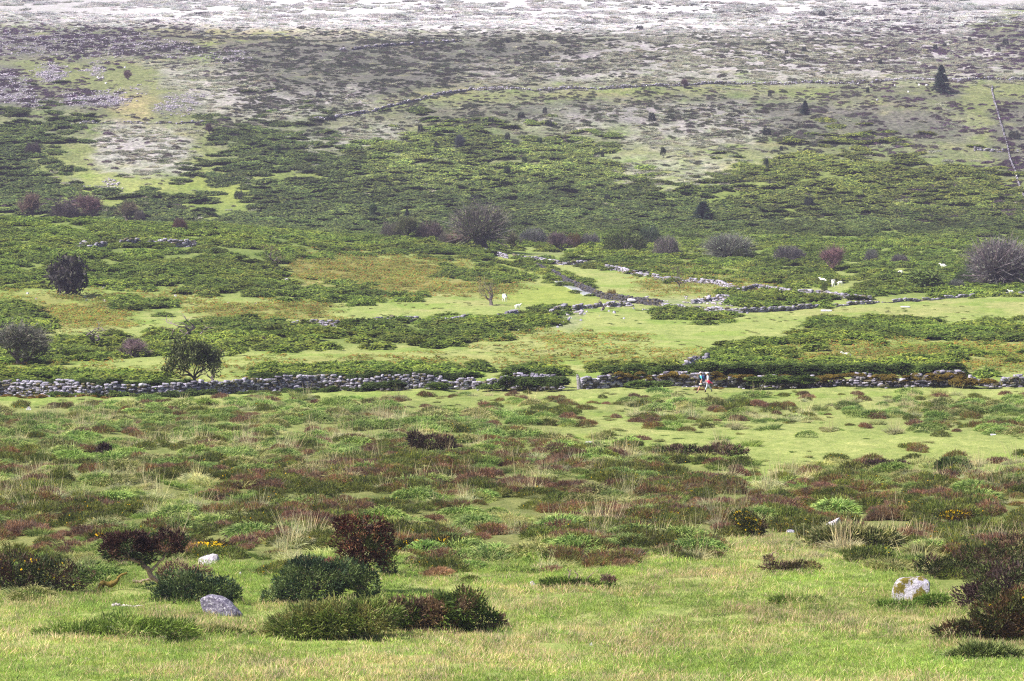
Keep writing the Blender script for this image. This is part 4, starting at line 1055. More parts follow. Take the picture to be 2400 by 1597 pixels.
TP = {
    'dense': [grow(1, lc=((.045, .045, .04), (.06, .07, .04)), leafs=3200, leaf=.045, lspread=.08, tc=(.07, .055, .055), trunk=.09), grow(2, lc=((.045, .05, .04),), leafs=4200, leaf=.05, lspread=.08, tc=(.09, .07, .07), trunk=.15)],
    'green': [grow(3, limbs=6, lc=((.09, .11, .045), (.13, .15, .06)), leafs=3600, leaf=.036, lspread=.06, tc=(.07, .06, .06), trunk=.2, flat=.3), grow(4, lc=((.10, .14, .04), (.14, .19, .05)), leafs=3600, leaf=.045, lspread=.07, tc=(.08, .07, .06), trunk=.12, flat=.3)],
    'fan': [grow(5, limbs=9, depth=4, kids=3, up=.45, wander=.24, tr=.05, trunk=.10, twig=.7, leafs=4200, leaf=.022, lspread=.04, lc=((.13, .17, .06), (.16, .15, .10)), tc=(.12, .10, .10), twc=(.24, .20, .23), twn=7, ratio=.66),
            grow(6, limbs=10, depth=4, kids=3, up=.4, wander=.24, tr=.04, trunk=.08, twig=.8, leafs=3600, leaf=.022, lspread=.04, lc=((.20, .21, .17),), tc=(.13, .11, .12), twc=(.25, .22, .23), twn=7, ratio=.66)],
    'twiggy': [grow(7 + i, limbs=7, depth=3, kids=3, up=.5, wander=.2, tr=.04, trunk=.14, twig=.6, leafs=1700, leaf=.03, lspread=.05, lc=((.17, .13, .13), (.12, .12, .07)), tc=(.14, .11, .11), twc=(.25, .19, .20), twn=8, stems=2) for i in range(3)],
    'bare': [grow(12 + i, limbs=4, depth=3, kids=2, up=.3, wander=.35, tr=.08, trunk=.22, lean=.1, twig=.5, leafs=260, leaf=.03, lspread=.04, lc=((.20, .22, .08),), tc=(.17, .14, .13), twc=(.24, .19, .17), twn=5, ratio=.8) for i in range(2)],
    'dead': [grow(15 + i, limbs=3, depth=2, kids=2, up=.1, wander=.45, tr=.08, trunk=.25, lean=.2, twig=.6, leafs=0, tc=(.24, .19, .20), twc=(.30, .24, .25), twn=4, ratio=.95) for i in range(3)],
    'conifer': [conifer(18), conifer(19)],
    'bush': [dome(21 + i) for i in range(2)] + [dome(24, cols=((.10, .15, .035), (.14, .19, .05)))],
    'purple': [dome(26 + i, cols=((.17, .16, .14), (.12, .14, .09)), twc=(.25, .22, .22), tw=700, leaf=.05) for i in range(2)],
    'dark': [dome(29 + i, n=900, cols=((.03, .045, .035), (.04, .055, .035)), leaf=.10, tw=0) for i in range(2)],
}
NAMES = {'dense': 'hawthorn_tree', 'green': 'hawthorn_tree', 'fan': 'willow_tree', 'twiggy': 'thorn_bush', 'bare': 'hawthorn_tree', 'dead': 'dead_tree', 'conifer': 'spruce_tree', 'bush': 'bush', 'purple': 'thorn_bush', 'dark': 'far_bush'}
first = {}
def tree(kind, v, col, row, hpx, wpx, label, tint=(1, 1, 1), cat=None, group=None, rz=None, dz=-.05):
    x, y, z = at(col, row)
    key = (kind, v); nm = NAMES[kind]
    g_ = 1.22 if 480 < row < 640 else 1.12
    if kind in ('dead', 'bare'): g_ = 1.3
    h = (hpx * g_ + 3) * y / F; wd = wpx * (g_ * .5 + .55) * y / F
    rz = rnd.random() * 6.28 if rz is None else rz
    if key not in first:
        o = empty(nm, (x, y, z + dz), rz, (wd, wd, h))
        a, b = TP[kind][v]
        obj('stem' if kind in ('bush', 'purple', 'dark') else 'trunk', a, M_bark, o)
        obj(('foliage' if kind in ('bush', 'purple', 'dark') else 'crown'), b, M_tree, o)
        first[key] = o
    else:
        o = copy_tree(first[key], (x, y, z + dz), rz, (wd, wd, h)); o.name = nm
    for ch in o.children: ch.color = (*tint, 1)
    for k in ('label', 'group', 'category'):
        if k in o: del o[k]
    tag(o, label, cat or ('bush' if kind in ('bush', 'purple', 'dark') else 'tree'), group)
    return o
RW = 'trees and bushes lining the stream below the far slope'
tree('dense', 0, 149, 692, 76, 70, 'dark purple round hawthorn alone on the left pasture edge', (1, .85, 1.1), rz=0)
tree('green', 0, 468, 902, 100, 112, 'grey green hawthorn growing behind the left stone wall', rz=1.2)
tree('bare', 0, 500, 898, 38, 50, 'small thorn leaning out beside the hawthorn behind the wall', (.8, .8, .8))
tree('twiggy', 0, 50, 856, 92, 112, 'large grey green straggly thorn at the left edge of the fern belt', (.75, .95, .8))
tree('dead', 0, 240, 812, 48, 66, 'dark gnarled leafless thorn left of the pale dead tree', (.7, .65, .75))
tree('dead', 1, 409, 796, 52, 92, 'pale dead tree with a thick stump and arching bare limbs', (1.1, 1.05, 1.1))
tree('twiggy', 1, 308, 838, 40, 62, 'purple grey leaning leafless thorn above the left wall', (1.1, 1, 1.15))
tree('bare', 1, 641, 622, 38, 40, 'small twiggy thorn on the right of the left fern hill', (1.1, .95, .9))
tree('twiggy', 2, 73, 515, 50, 42, 'rusty green upright thorn, first on the crest of the left hill', (.95, .85, .7), group=RW)
tree('purple', 0, 153, 512, 36, 58, 'purple brown rounded thorn, second on the crest of the left hill', (.75, .62, .72), group=RW)
tree('twiggy', 0, 209, 513, 44, 52, 'tall purple brown thorn, third on the crest of the left hill', (.9, .7, .75), group=RW)
tree('twiggy', 1, 295, 518, 36, 46, 'olive brown thorn, fourth on the crest of the left hill', (.85, .9, .6), group=RW)
tree('purple', 1, 327, 520, 20, 24, 'little grey bush touching the olive brown thorn on the crest', (.9, .8, .9), group=RW)
tree('purple', 0, 421, 545, 28, 32, 'small red purple bush alone on the right of the left hill crest', (.95, .55, .6), group=RW)
tree('purple', 1, 917, 560, 32, 46, 'grey purple bush, leftmost by the stream below the dark bracken', (1, .95, .95), group=RW)
tree('twiggy', 2, 953, 562, 44, 42, 'olive green bush left of the purple one by the stream', (.7, .95, .5), group=RW)
tree('purple', 0, 1007, 565, 40, 62, 'wide brown purple thorn by the stream, left of the big spreading tree', (.95, .75, .85), group=RW)
tree('purple', 1, 1046, 574, 22, 34, 'low greyish bush between the wide thorn and the big spreading tree', (1, .95, .9), group=RW)
tree('twiggy', 0, 1085, 578, 32, 54, 'brown twiggy bush hard against the left of the big spreading tree', (1.1, .9, .75), group=RW)
tree('fan', 0, 1139, 590, 88, 106, 'big fan shaped spreading tree at the head of the stone channel', (.88, .95, .8), group=RW, rz=.4)
tree('twiggy', 1, 1204, 584, 32, 36, 'small dark olive thorn just right of the big spreading tree', (.7, .85, .55), group=RW)
tree('purple', 0, 1250, 573, 32, 62, 'wide grey lilac bush right of the small olive thorn', (.95, 1, 1.15), group=RW)
tree('twiggy', 2, 1309, 589, 36, 40, 'dark purple upright thorn right of the wide lilac bush', (.8, .75, .85), group=RW)
tree('bush', 0, 1346, 580, 28, 36, 'red brown bush between two purple thorns by the stream', (1.5, .8, .7), group=RW)
tree('purple', 1, 1384, 580, 26, 42, 'grey purple bush right of the red brown one by the stream', (.95, .9, 1.1), group=RW)
tree('bush', 1, 1465, 592, 38, 100, 'broad dark olive bush by the middle of the stream', (.9, 1.05, .7), group=RW)
tree('bush', 0, 1521, 575, 38, 44, 'round blue green bush behind the broad olive bush', (1.0, 1.3, 1.7), group=RW)
tree('purple', 1, 1564, 598, 36, 54, 'lilac twiggy bush right of the broad olive bush', (1.1, 1, 1.2), group=RW)
tree('fan', 1, 1692, 605, 46, 88, 'wide grey dome shaped willow by the stream, right of the dark spruce', (.85, .95, .85), group=RW)
tree('bush', 1, 1733, 610, 24, 32, 'small green bush at the right skirt of the grey dome willow', (1, 1.1, .8), group=RW)
tree('purple', 0, 1850, 613, 30, 62, 'low purple grey thorn midway along the right half of the stream', (.85, .8, 1.0), group=RW)
tree('twiggy', 1, 1949, 635, 48, 44, 'upright purple brown thorn on the bracken right of centre', (1.2, .9, 1.05), group=RW)
tree('purple', 1, 2041, 617, 26, 30, 'faint thin grey bush right of the upright purple brown thorn', (1, 1, 1.2), group=RW)
tree('purple', 0, 2109, 619, 18, 38, 'low purple bush below the right bracken slope', (.9, .8, 1), group=RW)
tree('green', 1, 2167, 682, 42, 76, 'bright green leafy hawthorn above the right meadow', (.95, 1.0, .75))
tree('fan', 1, 2362, 672, 100, 124, 'big grey purple fan shaped willow at the right edge', (.85, .82, .9))
tree('bush', 0, 2290, 660, 46, 66, 'dark green bush against the left of the big right edge willow', (1.0, 1.3, .9))
tree('bush', 1, 2262, 668, 30, 50, 'lower dark green bush in front of the right edge willow', (.9, 1.3, .9))
tree('purple', 1, 2243, 682, 22, 38, 'small grey bush right of the bright green hawthorn', (1, 1.1, 1.15))
tree('bush', 2, 1932, 682, 20, 14, 'small upright green shrub beside the white sheep above the field wall', (1.1, 1.1, .9))
tree('bare', 0, 1153, 716, 50, 50, 'small open thorn tree standing in the central pasture', (.85, .85, .75), rz=2.0)
tree('dead', 2, 1411, 728, 32, 38, 'bare dead thorn rooted in the crumbling wall above the bank', (.75, .65, .7))
tree('bare', 1, 1592, 676, 42, 28, 'thin leaning thorn between the pale field walls', (.9, .8, .9))
tree('bush', 2, 1434, 698, 17, 22, 'small russet bush just above the stone channel', (1.9, .95, .7))
tree('purple', 0, 608, 808, 16, 32, 'pinkish heather mound in the left fern belt', (1.4, .9, 1.0))
tree('conifer', 0, 1647, 521, 38, 64, 'dark spruce at the foot of the far slope', (1.1, 1.1, .9))
tree('conifer', 1, 2206, 218, 56, 46, 'tallest dark spruce standing below the long distant wall')
tree('conifer', 0, 1887, 269, 28, 26, 'small blue spruce down the slope left of the tallest spruce')
tree('twiggy', 0, 1604, 208, 18, 15, 'tiny leafless thorn standing against the long distant wall', (.8, .7, .8))
tree('fan', 0, 1075, 349, 27, 19, 'small blue green tree in the centre of the far bracken', (.45, .6, .7))
tree('bare', 0, 1330, 336, 23, 15, 'pale stemmed little tree right of centre on the far bracken', (1, 1, 1))
tree('purple', 1, 78, 362, 24, 34, 'dark purple thorn bush in the left far bracken', (.55, .42, .55))
tree('twiggy', 1, 300, 188, 18, 16, 'lone little thorn in the green clearing of the upper left slope', (.9, .7, .8))
tree('twiggy', 2, 490, 314, 20, 14, 'dark little thorn by the strip of turf on the left slope', (.6, .55, .6))
tree('dark', 0, 2377, 326, 15, 24, 'dark bush at the right edge beyond the thin grey wall', (1.2, 1, 1.2))
tree('dark', 1, 1926, 38, 10, 17, 'dark bush highest on the pale moor, right of centre', (1.3, 1.2, 1.6))
tree('dark', 0, 1499, 71, 8, 16, 'flat dark bush on the pale moor at the top of the picture, centre', (1.5, 1.1, 1.4))
for c, r_, h_, w_, wh in [(1797, 318, 16, 19, 'below and left of the small blue spruce'), (2034, 218, 10, 8, 'under the turf strip, left of the tallest spruce'), (1804, 226, 10, 8, 'just under the turf strip on the right half of the far slope'), (2192, 118, 11, 11, 'left of a pair on the heather above the tallest spruce'), (2214, 111, 9, 10, 'right of a pair on the heather above the tallest spruce'), (2273, 99, 8, 9, 'small and highest near the upper right corner'), (2357, 106, 11, 13, 'in the dark heather by the upper right corner'), (2340, 121, 9, 10, 'just below the one by the upper right corner'), (1885, 123, 10, 11, 'right of a pair on the upper heather, right of centre'), (1843, 129, 8, 9, 'left of a pair on the upper heather, right of centre'), (2063, 153, 11, 10, 'alone above the long distant wall, left of the tallest spruce'), (1831, 354, 9, 8, 'alone above the right hand bracken'), (1895, 487, 20, 22, 'low on the right hand bracken'),
                         (1528, 283, 16, 16, 'largest on the pale speckled slope right of centre'), (1287, 297, 12, 12, 'on the edge between bracken and heather in the centre'), (1277, 266, 10, 10, 'above the centre one on the heather edge'), (1189, 327, 13, 12, 'in the upper centre of the far bracken'), (985, 309, 16, 12, 'at the upper edge of the bracken left of centre'), (1022, 345, 10, 9, 'in bracken left of the small blue green tree'), (1412, 368, 11, 8, 'slim, in the yellow green bracken right of centre'), (1222, 277, 12, 17, 'purplish and wide on the central heather'), (1151, 290, 12, 16, 'purplish at the top of the central bracken'),
                         (1112, 473, 14, 24, 'wide, low in the central bracken above the stream'), (1423, 473, 14, 15, 'low in the bracken right of the central one'), (1282, 131, 8, 9, 'on the upper heather in the centre'), (1190, 101, 6, 9, 'tiny, left of the upper central one'), (748, 232, 12, 14, 'round and blue, above the left end of the long distant wall'), (560, 467, 16, 20, 'beside the turf strip low on the left bracken'), (775, 283, 9, 24, 'hiding the left end of the long distant wall')]:
    tree('dark', rnd.randrange(2), c, r_, h_, w_, 'small dark bush ' + wh, (1, 1, 1.15), group='dark bushes scattered over the far hillside')
for c, r_, h_, w_, wh in [(1556, 370, 21, 11, 'right of centre on the far bracken'), (1186, 414, 19, 12, 'pale stemmed in the middle of the far bracken'), (876, 507, 21, 16, 'low on the dark bracken, left of another'), (1792, 399, 23, 11, 'at the top of the right hand bracken'), (651, 367, 21, 15, 'on the upper edge of the dark left bracken'), (1231, 384, 12, 9, 'thin, in the central bracken'), (1267, 341, 13, 9, 'faint, left of the pale stemmed little tree')]:
    tree('green', rnd.randrange(2), c, r_, h_, w_, 'little sapling ' + wh, (.45, .6, .65), group='saplings in the far bracken')
tree('conifer', 1, 954, 511, 17, 14, 'tiny dark spruce low on the dark left bracken')

# ------------------------------------------------------------ bushes of the near moor, shaped lobe by lobe
def near_bush(name, base, lobes, label, cols, n=2600, leaf=.075, stems=None, flower=0, cat='bush', twc=(.14, .10, .09), tw=160, depth=.8, spiky=.45, grass=False, tipc=None, gr=1.18):
    """lobes: (col, row, half width, half height) in photo pixels; stems: polylines of (col,row,depth m) with radii"""
    x, y, z = at(*base); k = y / F; seed = int(base[0]) % 97; r = np.random.default_rng(seed + 3)
    o = empty(name, (x, y, z)); S = Soup(); T = Soup(); Fl = Soup()
    lob = [((c - base[0]) * k, (base[1] - rr) * k, a * k, b * k) for c, rr, a, b in lobes]
    wts = np.array([a * b for _, _, a, b in lob]); wts /= wts.sum()
    for (lx, lz, a, b), wt in zip(lob, wts):
        m = int(n * 1.6 * wt)
        v = unit(r.normal(0, 1, (m, 3))); v[:, 1] = v[:, 1]
        rad = gr * (.42 + .62 * r.random(m) ** .4) * (.58 + .85 * fbm(v[:, 0] * 2.6 + lx * 3 + seed, v[:, 2] * 2.6 + v[:, 1] * 1.5, seed, 3))
        P = v * rad[:, None] * np.array([a, min(a, b * 1.6) * depth, b]) + np.array([lx, r.normal(0, .1), lz])
        P[:, 2] = np.maximum(P[:, 2], -.04)
        d = unit(v + r.normal(0, spiky, (m, 3)) + np.array([0, 0, .55]))
        cl = fbm(P[:, 0] * 2.4 + 20, P[:, 2] * 2.4 + P[:, 1], seed + 9, 2) + r.normal(0, .09, m)
        ci = np.clip(((cl - .38) / .24 * len(cols)).astype(int), 0, len(cols) - 1)
        C = np.array(cols)[ci] * J((1, 1, 1), m, .4, r)
        blades(S, P - d * leaf * .4, d, leaf * (.7 + 2.2 * r.random(m) ** 2), np.full(m, leaf * (.36 if grass else .7)), .15 * r.random(m), C, None if tipc is None else J(tipc, m, .2, r), 2)
        q = max(2, int(tw * wt))
        e = unit(r.normal(0, 1, (q, 3)) + np.array([0, 0, .4])) * np.array([a, a * depth * .7, b]) * .95
        c0 = np.array([lx, 0, max(lz - b * .5, .02)])
        dd = e + np.array([lx, 0, lz]) - c0
        blades(T, np.tile(c0, (q, 1)), unit(dd), np.linalg.norm(dd, axis=1) * (.8 + .35 * r.random(q)), np.full(q, .022), np.full(q, .04), J(twc, q, .3, r), None, 2)
        if flower:
            m = int(flower * wt); v = unit(r.normal(0, 1, (m, 3)) + np.array([0, -.3, .6]))
            P = v * np.array([a, min(a, b * 1.6) * depth, b]) * .98 + np.array([lx, 0, lz]); P[:, 2] = np.maximum(P[:, 2], .02)
            Fl.quads(P[:, None] + np.array([[-.025, 0, 0], [0, -.005, -.025], [.025, 0, 0], [0, .005, .025]])[None] * (1 + r.random((m, 1, 1))) + r.normal(0, .008, (m, 4, 3)), J((.85, .56, .01), m, .2, r))
    obj('foliage', S.mesh('foliage'), M_tree, o)
    for pl in stems or []:
        P = [((c - base[0]) * k, dy, (base[1] - rr) * k) for c, rr, dy, _ in pl]
        u = np.linspace(0, 1, len(P)); uu = np.linspace(0, 1, len(P) * 4)
        P = np.array(P); Q = np.stack([np.interp(uu, u, P[:, i]) for i in range(3)], -1) + r.normal(0, .012, (len(uu), 3))
        tube(T, Q, 1.5 * np.interp(uu, u, [q[3] for q in pl]), J(twc, 1, .1, r)[0] * 1.5, 7)
    obj('stems', T.mesh('stems'), M_bark, o)
    if flower: obj('flowers', Fl.mesh('flowers'), M_tree, o)
    tag(o, label, cat)
    return o
GG = ((.035, .065, .03), (.075, .12, .048), (.13, .18, .065))       # dark blue green gorse
BR = ((.07, .022, .014), (.24, .085, .045), (.38, .20, .11))        # dead brown gorse
OL = ((.06, .07, .018), (.10, .12, .03), (.12, .08, .035))
near_bush('gorse_bush', (455, 1414), [(455, 1392, 90, 40), (520, 1385, 42, 30), (395, 1400, 40, 26), (375, 1416, 22, 16), (430, 1368, 50, 30)], 'dark green gorse bush at the root of the gnarled stem on the left', GG, 4600, .07, tw=200)
near_bush('gorse_bush', (420, 1372), [(410, 1338, 34, 20), (465, 1338, 32, 14), (385, 1345, 20, 16)], 'pinkish brown dead tuft of twigs above the left green gorse bush', ((.20, .12, .09), (.28, .18, .14)), 900, .06, tw=200)
near_bush('gorse_tree', (388, 1388), [(300, 1280, 60, 34), (262, 1288, 32, 26), (335, 1296, 30, 30), (395, 1278, 42, 26), (420, 1262, 24, 20), (385, 1252, 18, 14), (290, 1256, 50, 14), (345, 1262, 30, 14)], 'gnarled gorse tree with a bare twisting stem and brown crown on the left', ((.05, .022, .018), (.10, .045, .035), (.14, .07, .045), (.05, .075, .03)), 4200, .07,
          stems=[[(388, 1392, 0, .075), (378, 1366, .02, .07), (355, 1352, 0, .062), (347, 1330, -.05, .058), (328, 1316, -.05, .05), (305, 1308, -.05, .045), (290, 1300, -.1, .035), (278, 1306, -.1, .02)],
                 [(352, 1340, 0, .045), (365, 1326, 0, .035), (382, 1310, -.05, .03), (392, 1294, -.05, .015)], [(305, 1308, -.05, .03), (300, 1294, -.1, .024), (322, 1282, -.1, .012)], [(305, 1310, -.05, .025), (280, 1314, -.1, .018), (262, 1304, -.1, .01)]], tw=120, cat='gorse tree', twc=(.24, .17, .15), gr=.95)
near_bush('gorse_bush', (745, 1414), [(740, 1362, 84, 44), (690, 1385, 50, 28), (640, 1402, 30, 16), (800, 1345, 46, 34), (720, 1330, 44, 22), (860, 1370, 28, 36)], 'large dark green gorse bush growing under the upright brown one', GG, 6200, .07, tw=200)
near_bush('gorse_bush', (842, 1398), [(850, 1232, 58, 24), (830, 1262, 46, 34), (870, 1285, 46, 34), (825, 1310, 32, 40), (840, 1350, 28, 40), (900, 1290, 24, 40), (812, 1226, 26, 14), (888, 1250, 34, 20)], 'tall upright gorse gone red brown, left of centre', BR + ((.10, .12, .03),), 4600, .065,
          stems=[[(846, 1400, 0, .07), (842, 1340, 0, .06), (850, 1290, 0, .05), (838, 1250, 0, .03)], [(845, 1320, 0, .045), (880, 1300, 0, .03), (900, 1280, 0, .02)]], tw=260)
near_bush('gorse_spray', (915, 1352), [(912, 1335, 20, 16), (895, 1312, 16, 22), (890, 1272, 26, 26)], 'drooping green sprays hanging off the right of the tall brown gorse', GG, 900, .065)
near_bush('heather_mound', (1030, 1484), [(1000, 1452, 84, 36), (1085, 1418, 48, 34), (1040, 1432, 60, 36), (1130, 1458, 50, 22), (960, 1430, 60, 26)], 'big mound of heather and grass with a dead crest in the front turf', ((.10, .15, .03), (.16, .24, .04), (.19, .13, .06), (.20, .13, .08)), 6000, .085, tw=380, cat='heather', twc=(.24, .17, .15))
near_bush('grass_mound', (760, 1496), [(700, 1468, 66, 30), (790, 1452, 60, 40), (860, 1440, 60, 36), (740, 1440, 60, 24), (640, 1488, 50, 12)], 'long shaggy green mound left of the heather mound in front of the dark gorse', ((.15, .21, .04), (.19, .30, .05), (.24, .22, .07)), 6500, .12, tw=240, cat='grass mound', grass=True, tipc=(.24, .26, .08), twc=(.34, .28, .14))
near_bush('grass_mound', (280, 1500), [(180, 1488, 80, 20), (300, 1484, 100, 28), (400, 1480, 60, 20)], 'low dark green hummock of long grass on the left turf', ((.17, .26, .045), (.21, .31, .055)), 4200, .10, tw=120, cat='grass mound', grass=True, tipc=(.18, .24, .06), twc=(.40, .34, .16))
near_bush('grass_mound', (480, 1488), [(450, 1482, 70, 14), (520, 1480, 50, 12)], 'smaller low hummock of olive grass below the wedge boulder', ((.13, .17, .03), (.18, .19, .05)), 2600, .09, tw=60, cat='grass mound', grass=True, tipc=(.26, .26, .09), twc=(.40, .34, .16))
near_bush('grass_mound', (1320, 1382), [(1310, 1372, 42, 14), (1350, 1374, 40, 12), (1400, 1380, 44, 7)], 'little green mound topped by dead sprigs in the middle turf', ((.08, .12, .025), (.13, .20, .03)), 1800, .07, tw=20, cat='grass mound', twc=(.22, .16, .14),
          stems=[[(1336, 1372, 0, .02), (1333, 1352, 0, .016), (1338, 1338, 0, .01)], [(1350, 1372, 0, .02), (1354, 1352, 0, .014), (1348, 1340, 0, .01)], [(1372, 1376, 0, .02), (1380, 1356, 0, .014), (1392, 1344, 0, .008)], [(1338, 1350, 0, .012), (1330, 1336, 0, .01)]])
near_bush('dry_bush', (1426, 1372), [(1426, 1354, 15, 9)], 'small round dry brown bush right of the mound with sprigs', ((.16, .09, .07), (.24, .17, .14)), 350, .05, tw=90, twc=(.22, .15, .13))
near_bush('dry_bush', (1855, 1344), [(1830, 1334, 40, 10), (1880, 1334, 38, 12), (1800, 1312, 12, 7)], 'low brown sprigs straggling across the right hand turf', ((.16, .12, .05), (.09, .09, .03), (.22, .15, .11)), 1300, .06, tw=160, twc=(.22, .15, .13),
          stems=[[(1806, 1336, 0, .015), (1800, 1314, 0, .012), (1812, 1298, 0, .01), (1824, 1304, 0, .008)], [(1850, 1334, 0, .012), (1862, 1312, 0, .008)]])
near_bush('grass_mound', (1868, 1412), [(1870, 1404, 58, 11)], 'small domed green hummock in the right hand turf', ((.15, .23, .04), (.19, .28, .05)), 1700, .08, tw=20, cat='grass mound', grass=True, tipc=(.2, .26, .06), twc=(.4, .34, .16))
near_bush('grass_mound', (2130, 1424), [(2085, 1416, 40, 8), (2150, 1420, 40, 7), (2190, 1408, 34, 12)], 'dark grass around the foot of the mossy white boulder', ((.11, .19, .03), (.15, .25, .04)), 2200, .08, tw=20, cat='grass mound', grass=True, tipc=(.15, .24, .04), twc=(.4, .34, .16))
near_bush('grass_mound', (2000, 1286), [(1980, 1262, 70, 26), (2050, 1268, 50, 24)], 'large shaggy straw tipped tussock in front of the pale upright boulder', ((.12, .15, .04), (.18, .20, .07)), 3400, .17, tw=160, cat='grass mound', grass=True, tipc=(.38, .36, .17), twc=(.48, .42, .24))
near_bush('gorse_bush', (2215, 1352), [(2190, 1330, 44, 26), (2240, 1332, 60, 30), (2310, 1318, 70, 40), (2380, 1310, 60, 50)], 'dark gorse bush above the right edge mass', ((.06, .075, .02), (.09, .11, .03), (.10, .06, .04)), 5200, .07, tw=200)
near_bush('gorse_bush', (2330, 1432), [(2290, 1400, 48, 32), (2350, 1380, 80, 50), (2420, 1400, 80, 60)], 'purple brown and green gorse bush at the right edge beside the mossy boulder', ((.06, .035, .035), (.10, .055, .05), (.08, .10, .03)), 5600, .07, tw=260)
near_bush('gorse_bush', (2350, 1500), [(2340, 1452, 60, 40), (2410, 1450, 80, 60), (2240, 1478, 50, 18), (2300, 1480, 60, 24)], 'dark olive gorse bush lowest at the right edge', ((.06, .06, .02), (.09, .11, .025), (.11, .065, .03)), 6000, .075, tw=260, flower=8)
near_bush('grass_mound', (2310, 1548), [(2300, 1532, 60, 18), (2350, 1536, 50, 12)], 'green tussock below the dark gorse in the lower right corner', ((.10, .14, .03), (.14, .19, .05)), 2400, .11, tw=40, cat='grass mound', grass=True, tipc=(.24, .28, .10), twc=(.4, .34, .16))
near_bush('gorse_bush', (80, 1388), [(50, 1348, 90, 44), (130, 1350, 70, 36), (-40, 1350, 90, 50), (20, 1388, 50, 18)], 'dark green gorse bush with yellow dots at the left edge', ((.04, .055, .018), (.075, .10, .025), (.08, .045, .03)), 6400, .07, tw=200, flower=60)
near_bush('flowering_gorse', (2240, 1228), [(2240, 1212, 40, 13)], 'brightest patch of yellow gorse flowers on the right', OL, 900, .07, flower=170, tw=40)
near_bush('flowering_gorse', (1765, 1262), [(1762, 1240, 28, 26), (1740, 1215, 24, 16)], 'yellow flowered gorse at the left of the turf path', OL, 1400, .07, flower=130, tw=40)
near_bush('flowering_gorse', (1840, 1246), [(1838, 1238, 24, 12)], 'low yellow flowered gorse at the back of the turf path', OL, 600, .07, flower=90, tw=40)
near_bush('flowering_gorse', (495, 1296), [(490, 1280, 52, 13)], 'yellow flowered gorse behind the white blocky boulder', OL, 1100, .07, flower=120, tw=40)
near_bush('flowering_gorse', (232, 1276), [(232, 1262, 22, 12)], 'small yellow flowered gorse left of the gnarled crown', OL, 500, .07, flower=70, tw=30)
near_bush('flowering_gorse', (1050, 1296), [(1050, 1278, 44, 18), (970, 1284, 40, 16)], 'thinly flowered gorse right of the tall brown one', OL, 2000, .07, flower=70, tw=40)
near_bush('dead_gorse', (1010, 1062), [(975, 1030, 16, 16), (1010, 1034, 30, 14), (1045, 1040, 22, 16), (965, 1020, 10, 8)], 'dark blackish brown dead gorse sprawling above the heather', ((.05, .03, .025), (.09, .055, .04), (.12, .085, .06)), 1900, .09, tw=120, twc=(.10, .07, .06), cat='dead gorse')
near_bush('dead_gorse', (245, 1072), [(245, 1060, 15, 14)], 'small black gorse stump in the left tussocks', ((.05, .03, .03), (.10, .07, .06)), 500, .09, tw=50, twc=(.12, .08, .08), cat='dead gorse')
near_bush('dead_twigs', (545, 1262), [(540, 1256, 14, 8)], 'pale lilac dead twigs right of the left yellow gorse', ((.35, .30, .34), (.2, .15, .15)), 120, .05, tw=110, twc=(.42, .36, .42), cat='dead twigs')
near_bush('heather_mound', (1660, 1072), [(1600, 1060, 50, 12), (1690, 1060, 50, 14)], 'long dark heather hummock alone on the smooth turf right of centre', ((.09, .12, .03), (.15, .09, .06), (.18, .12, .09)), 2400, .10, tw=160, cat='heather', twc=(.24, .18, .16))
near_bush('heather_mound', (2085, 1102), [(2060, 1092, 30, 11), (2110, 1096, 18, 13)], 'dark tipped hummock by itself at the top of the right heather', ((.10, .14, .03), (.10, .06, .06)), 1300, .09, tw=80, cat='heather')
near_bush('heather_mound', (2230, 1104), [(2230, 1092, 36, 13)], 'rounded green hummock right of the dark tipped one', ((.07, .11, .03), (.10, .15, .035)), 1200, .09, tw=40, cat='heather')

def log_(name, pts, rad, col, label, m=None):
    x, y, z = at(*pts[0][:2]); k = y / F; S = Soup(); r = np.random.default_rng(4)
    P = np.array([((c - pts[0][0]) * k, dy, (pts[0][1] - rr) * k + .05) for c, rr, dy in pts])
    u = np.linspace(0, 1, len(P)); uu = np.linspace(0, 1, len(P) * 4)
    Q = np.stack([np.interp(uu, u, P[:, i]) for i in range(3)], -1) + r.normal(0, .012, (len(uu), 3))
    tube(S, Q, rad * (1.15 - .9 * uu ** 2) * (1 + .15 * r.normal(0, 1, len(uu))), col, 8)
    o = obj(name, S.mesh(name, True), m or M_bark, loc=(x, y, z)); tag(o, label, 'log')
log_('dead_branch', [(262, 1430, 0), (278, 1428, .05), (284, 1432, .05), (300, 1430, 0), (318, 1431, 0), (336, 1429, 0)], .05, (.62, .56, .54), 'bleached white branch lying on the left turf')
log_('mossy_log', [(232, 1388, 0), (240, 1366, 0), (258, 1370, 0), (272, 1366, 0), (280, 1350, 0), (300, 1342, 0)], .10, (.20, .14, .02), 'crooked mossy orange brown log left of the gnarled stem')
log_('dead_branch', [(312, 1368, 0), (330, 1368, 0), (345, 1362, 0), (356, 1364, 0)], .06, (.34, .24, .20), 'short brown fallen branch beside the gnarled stem')
log_('dead_branch', [(2262, 1462, -.2), (2285, 1455, -.2), (2300, 1450, -.2), (2312, 1436, -.2)], .02, (.42, .32, .22), 'thin tan twig poking out of the right edge gorse')

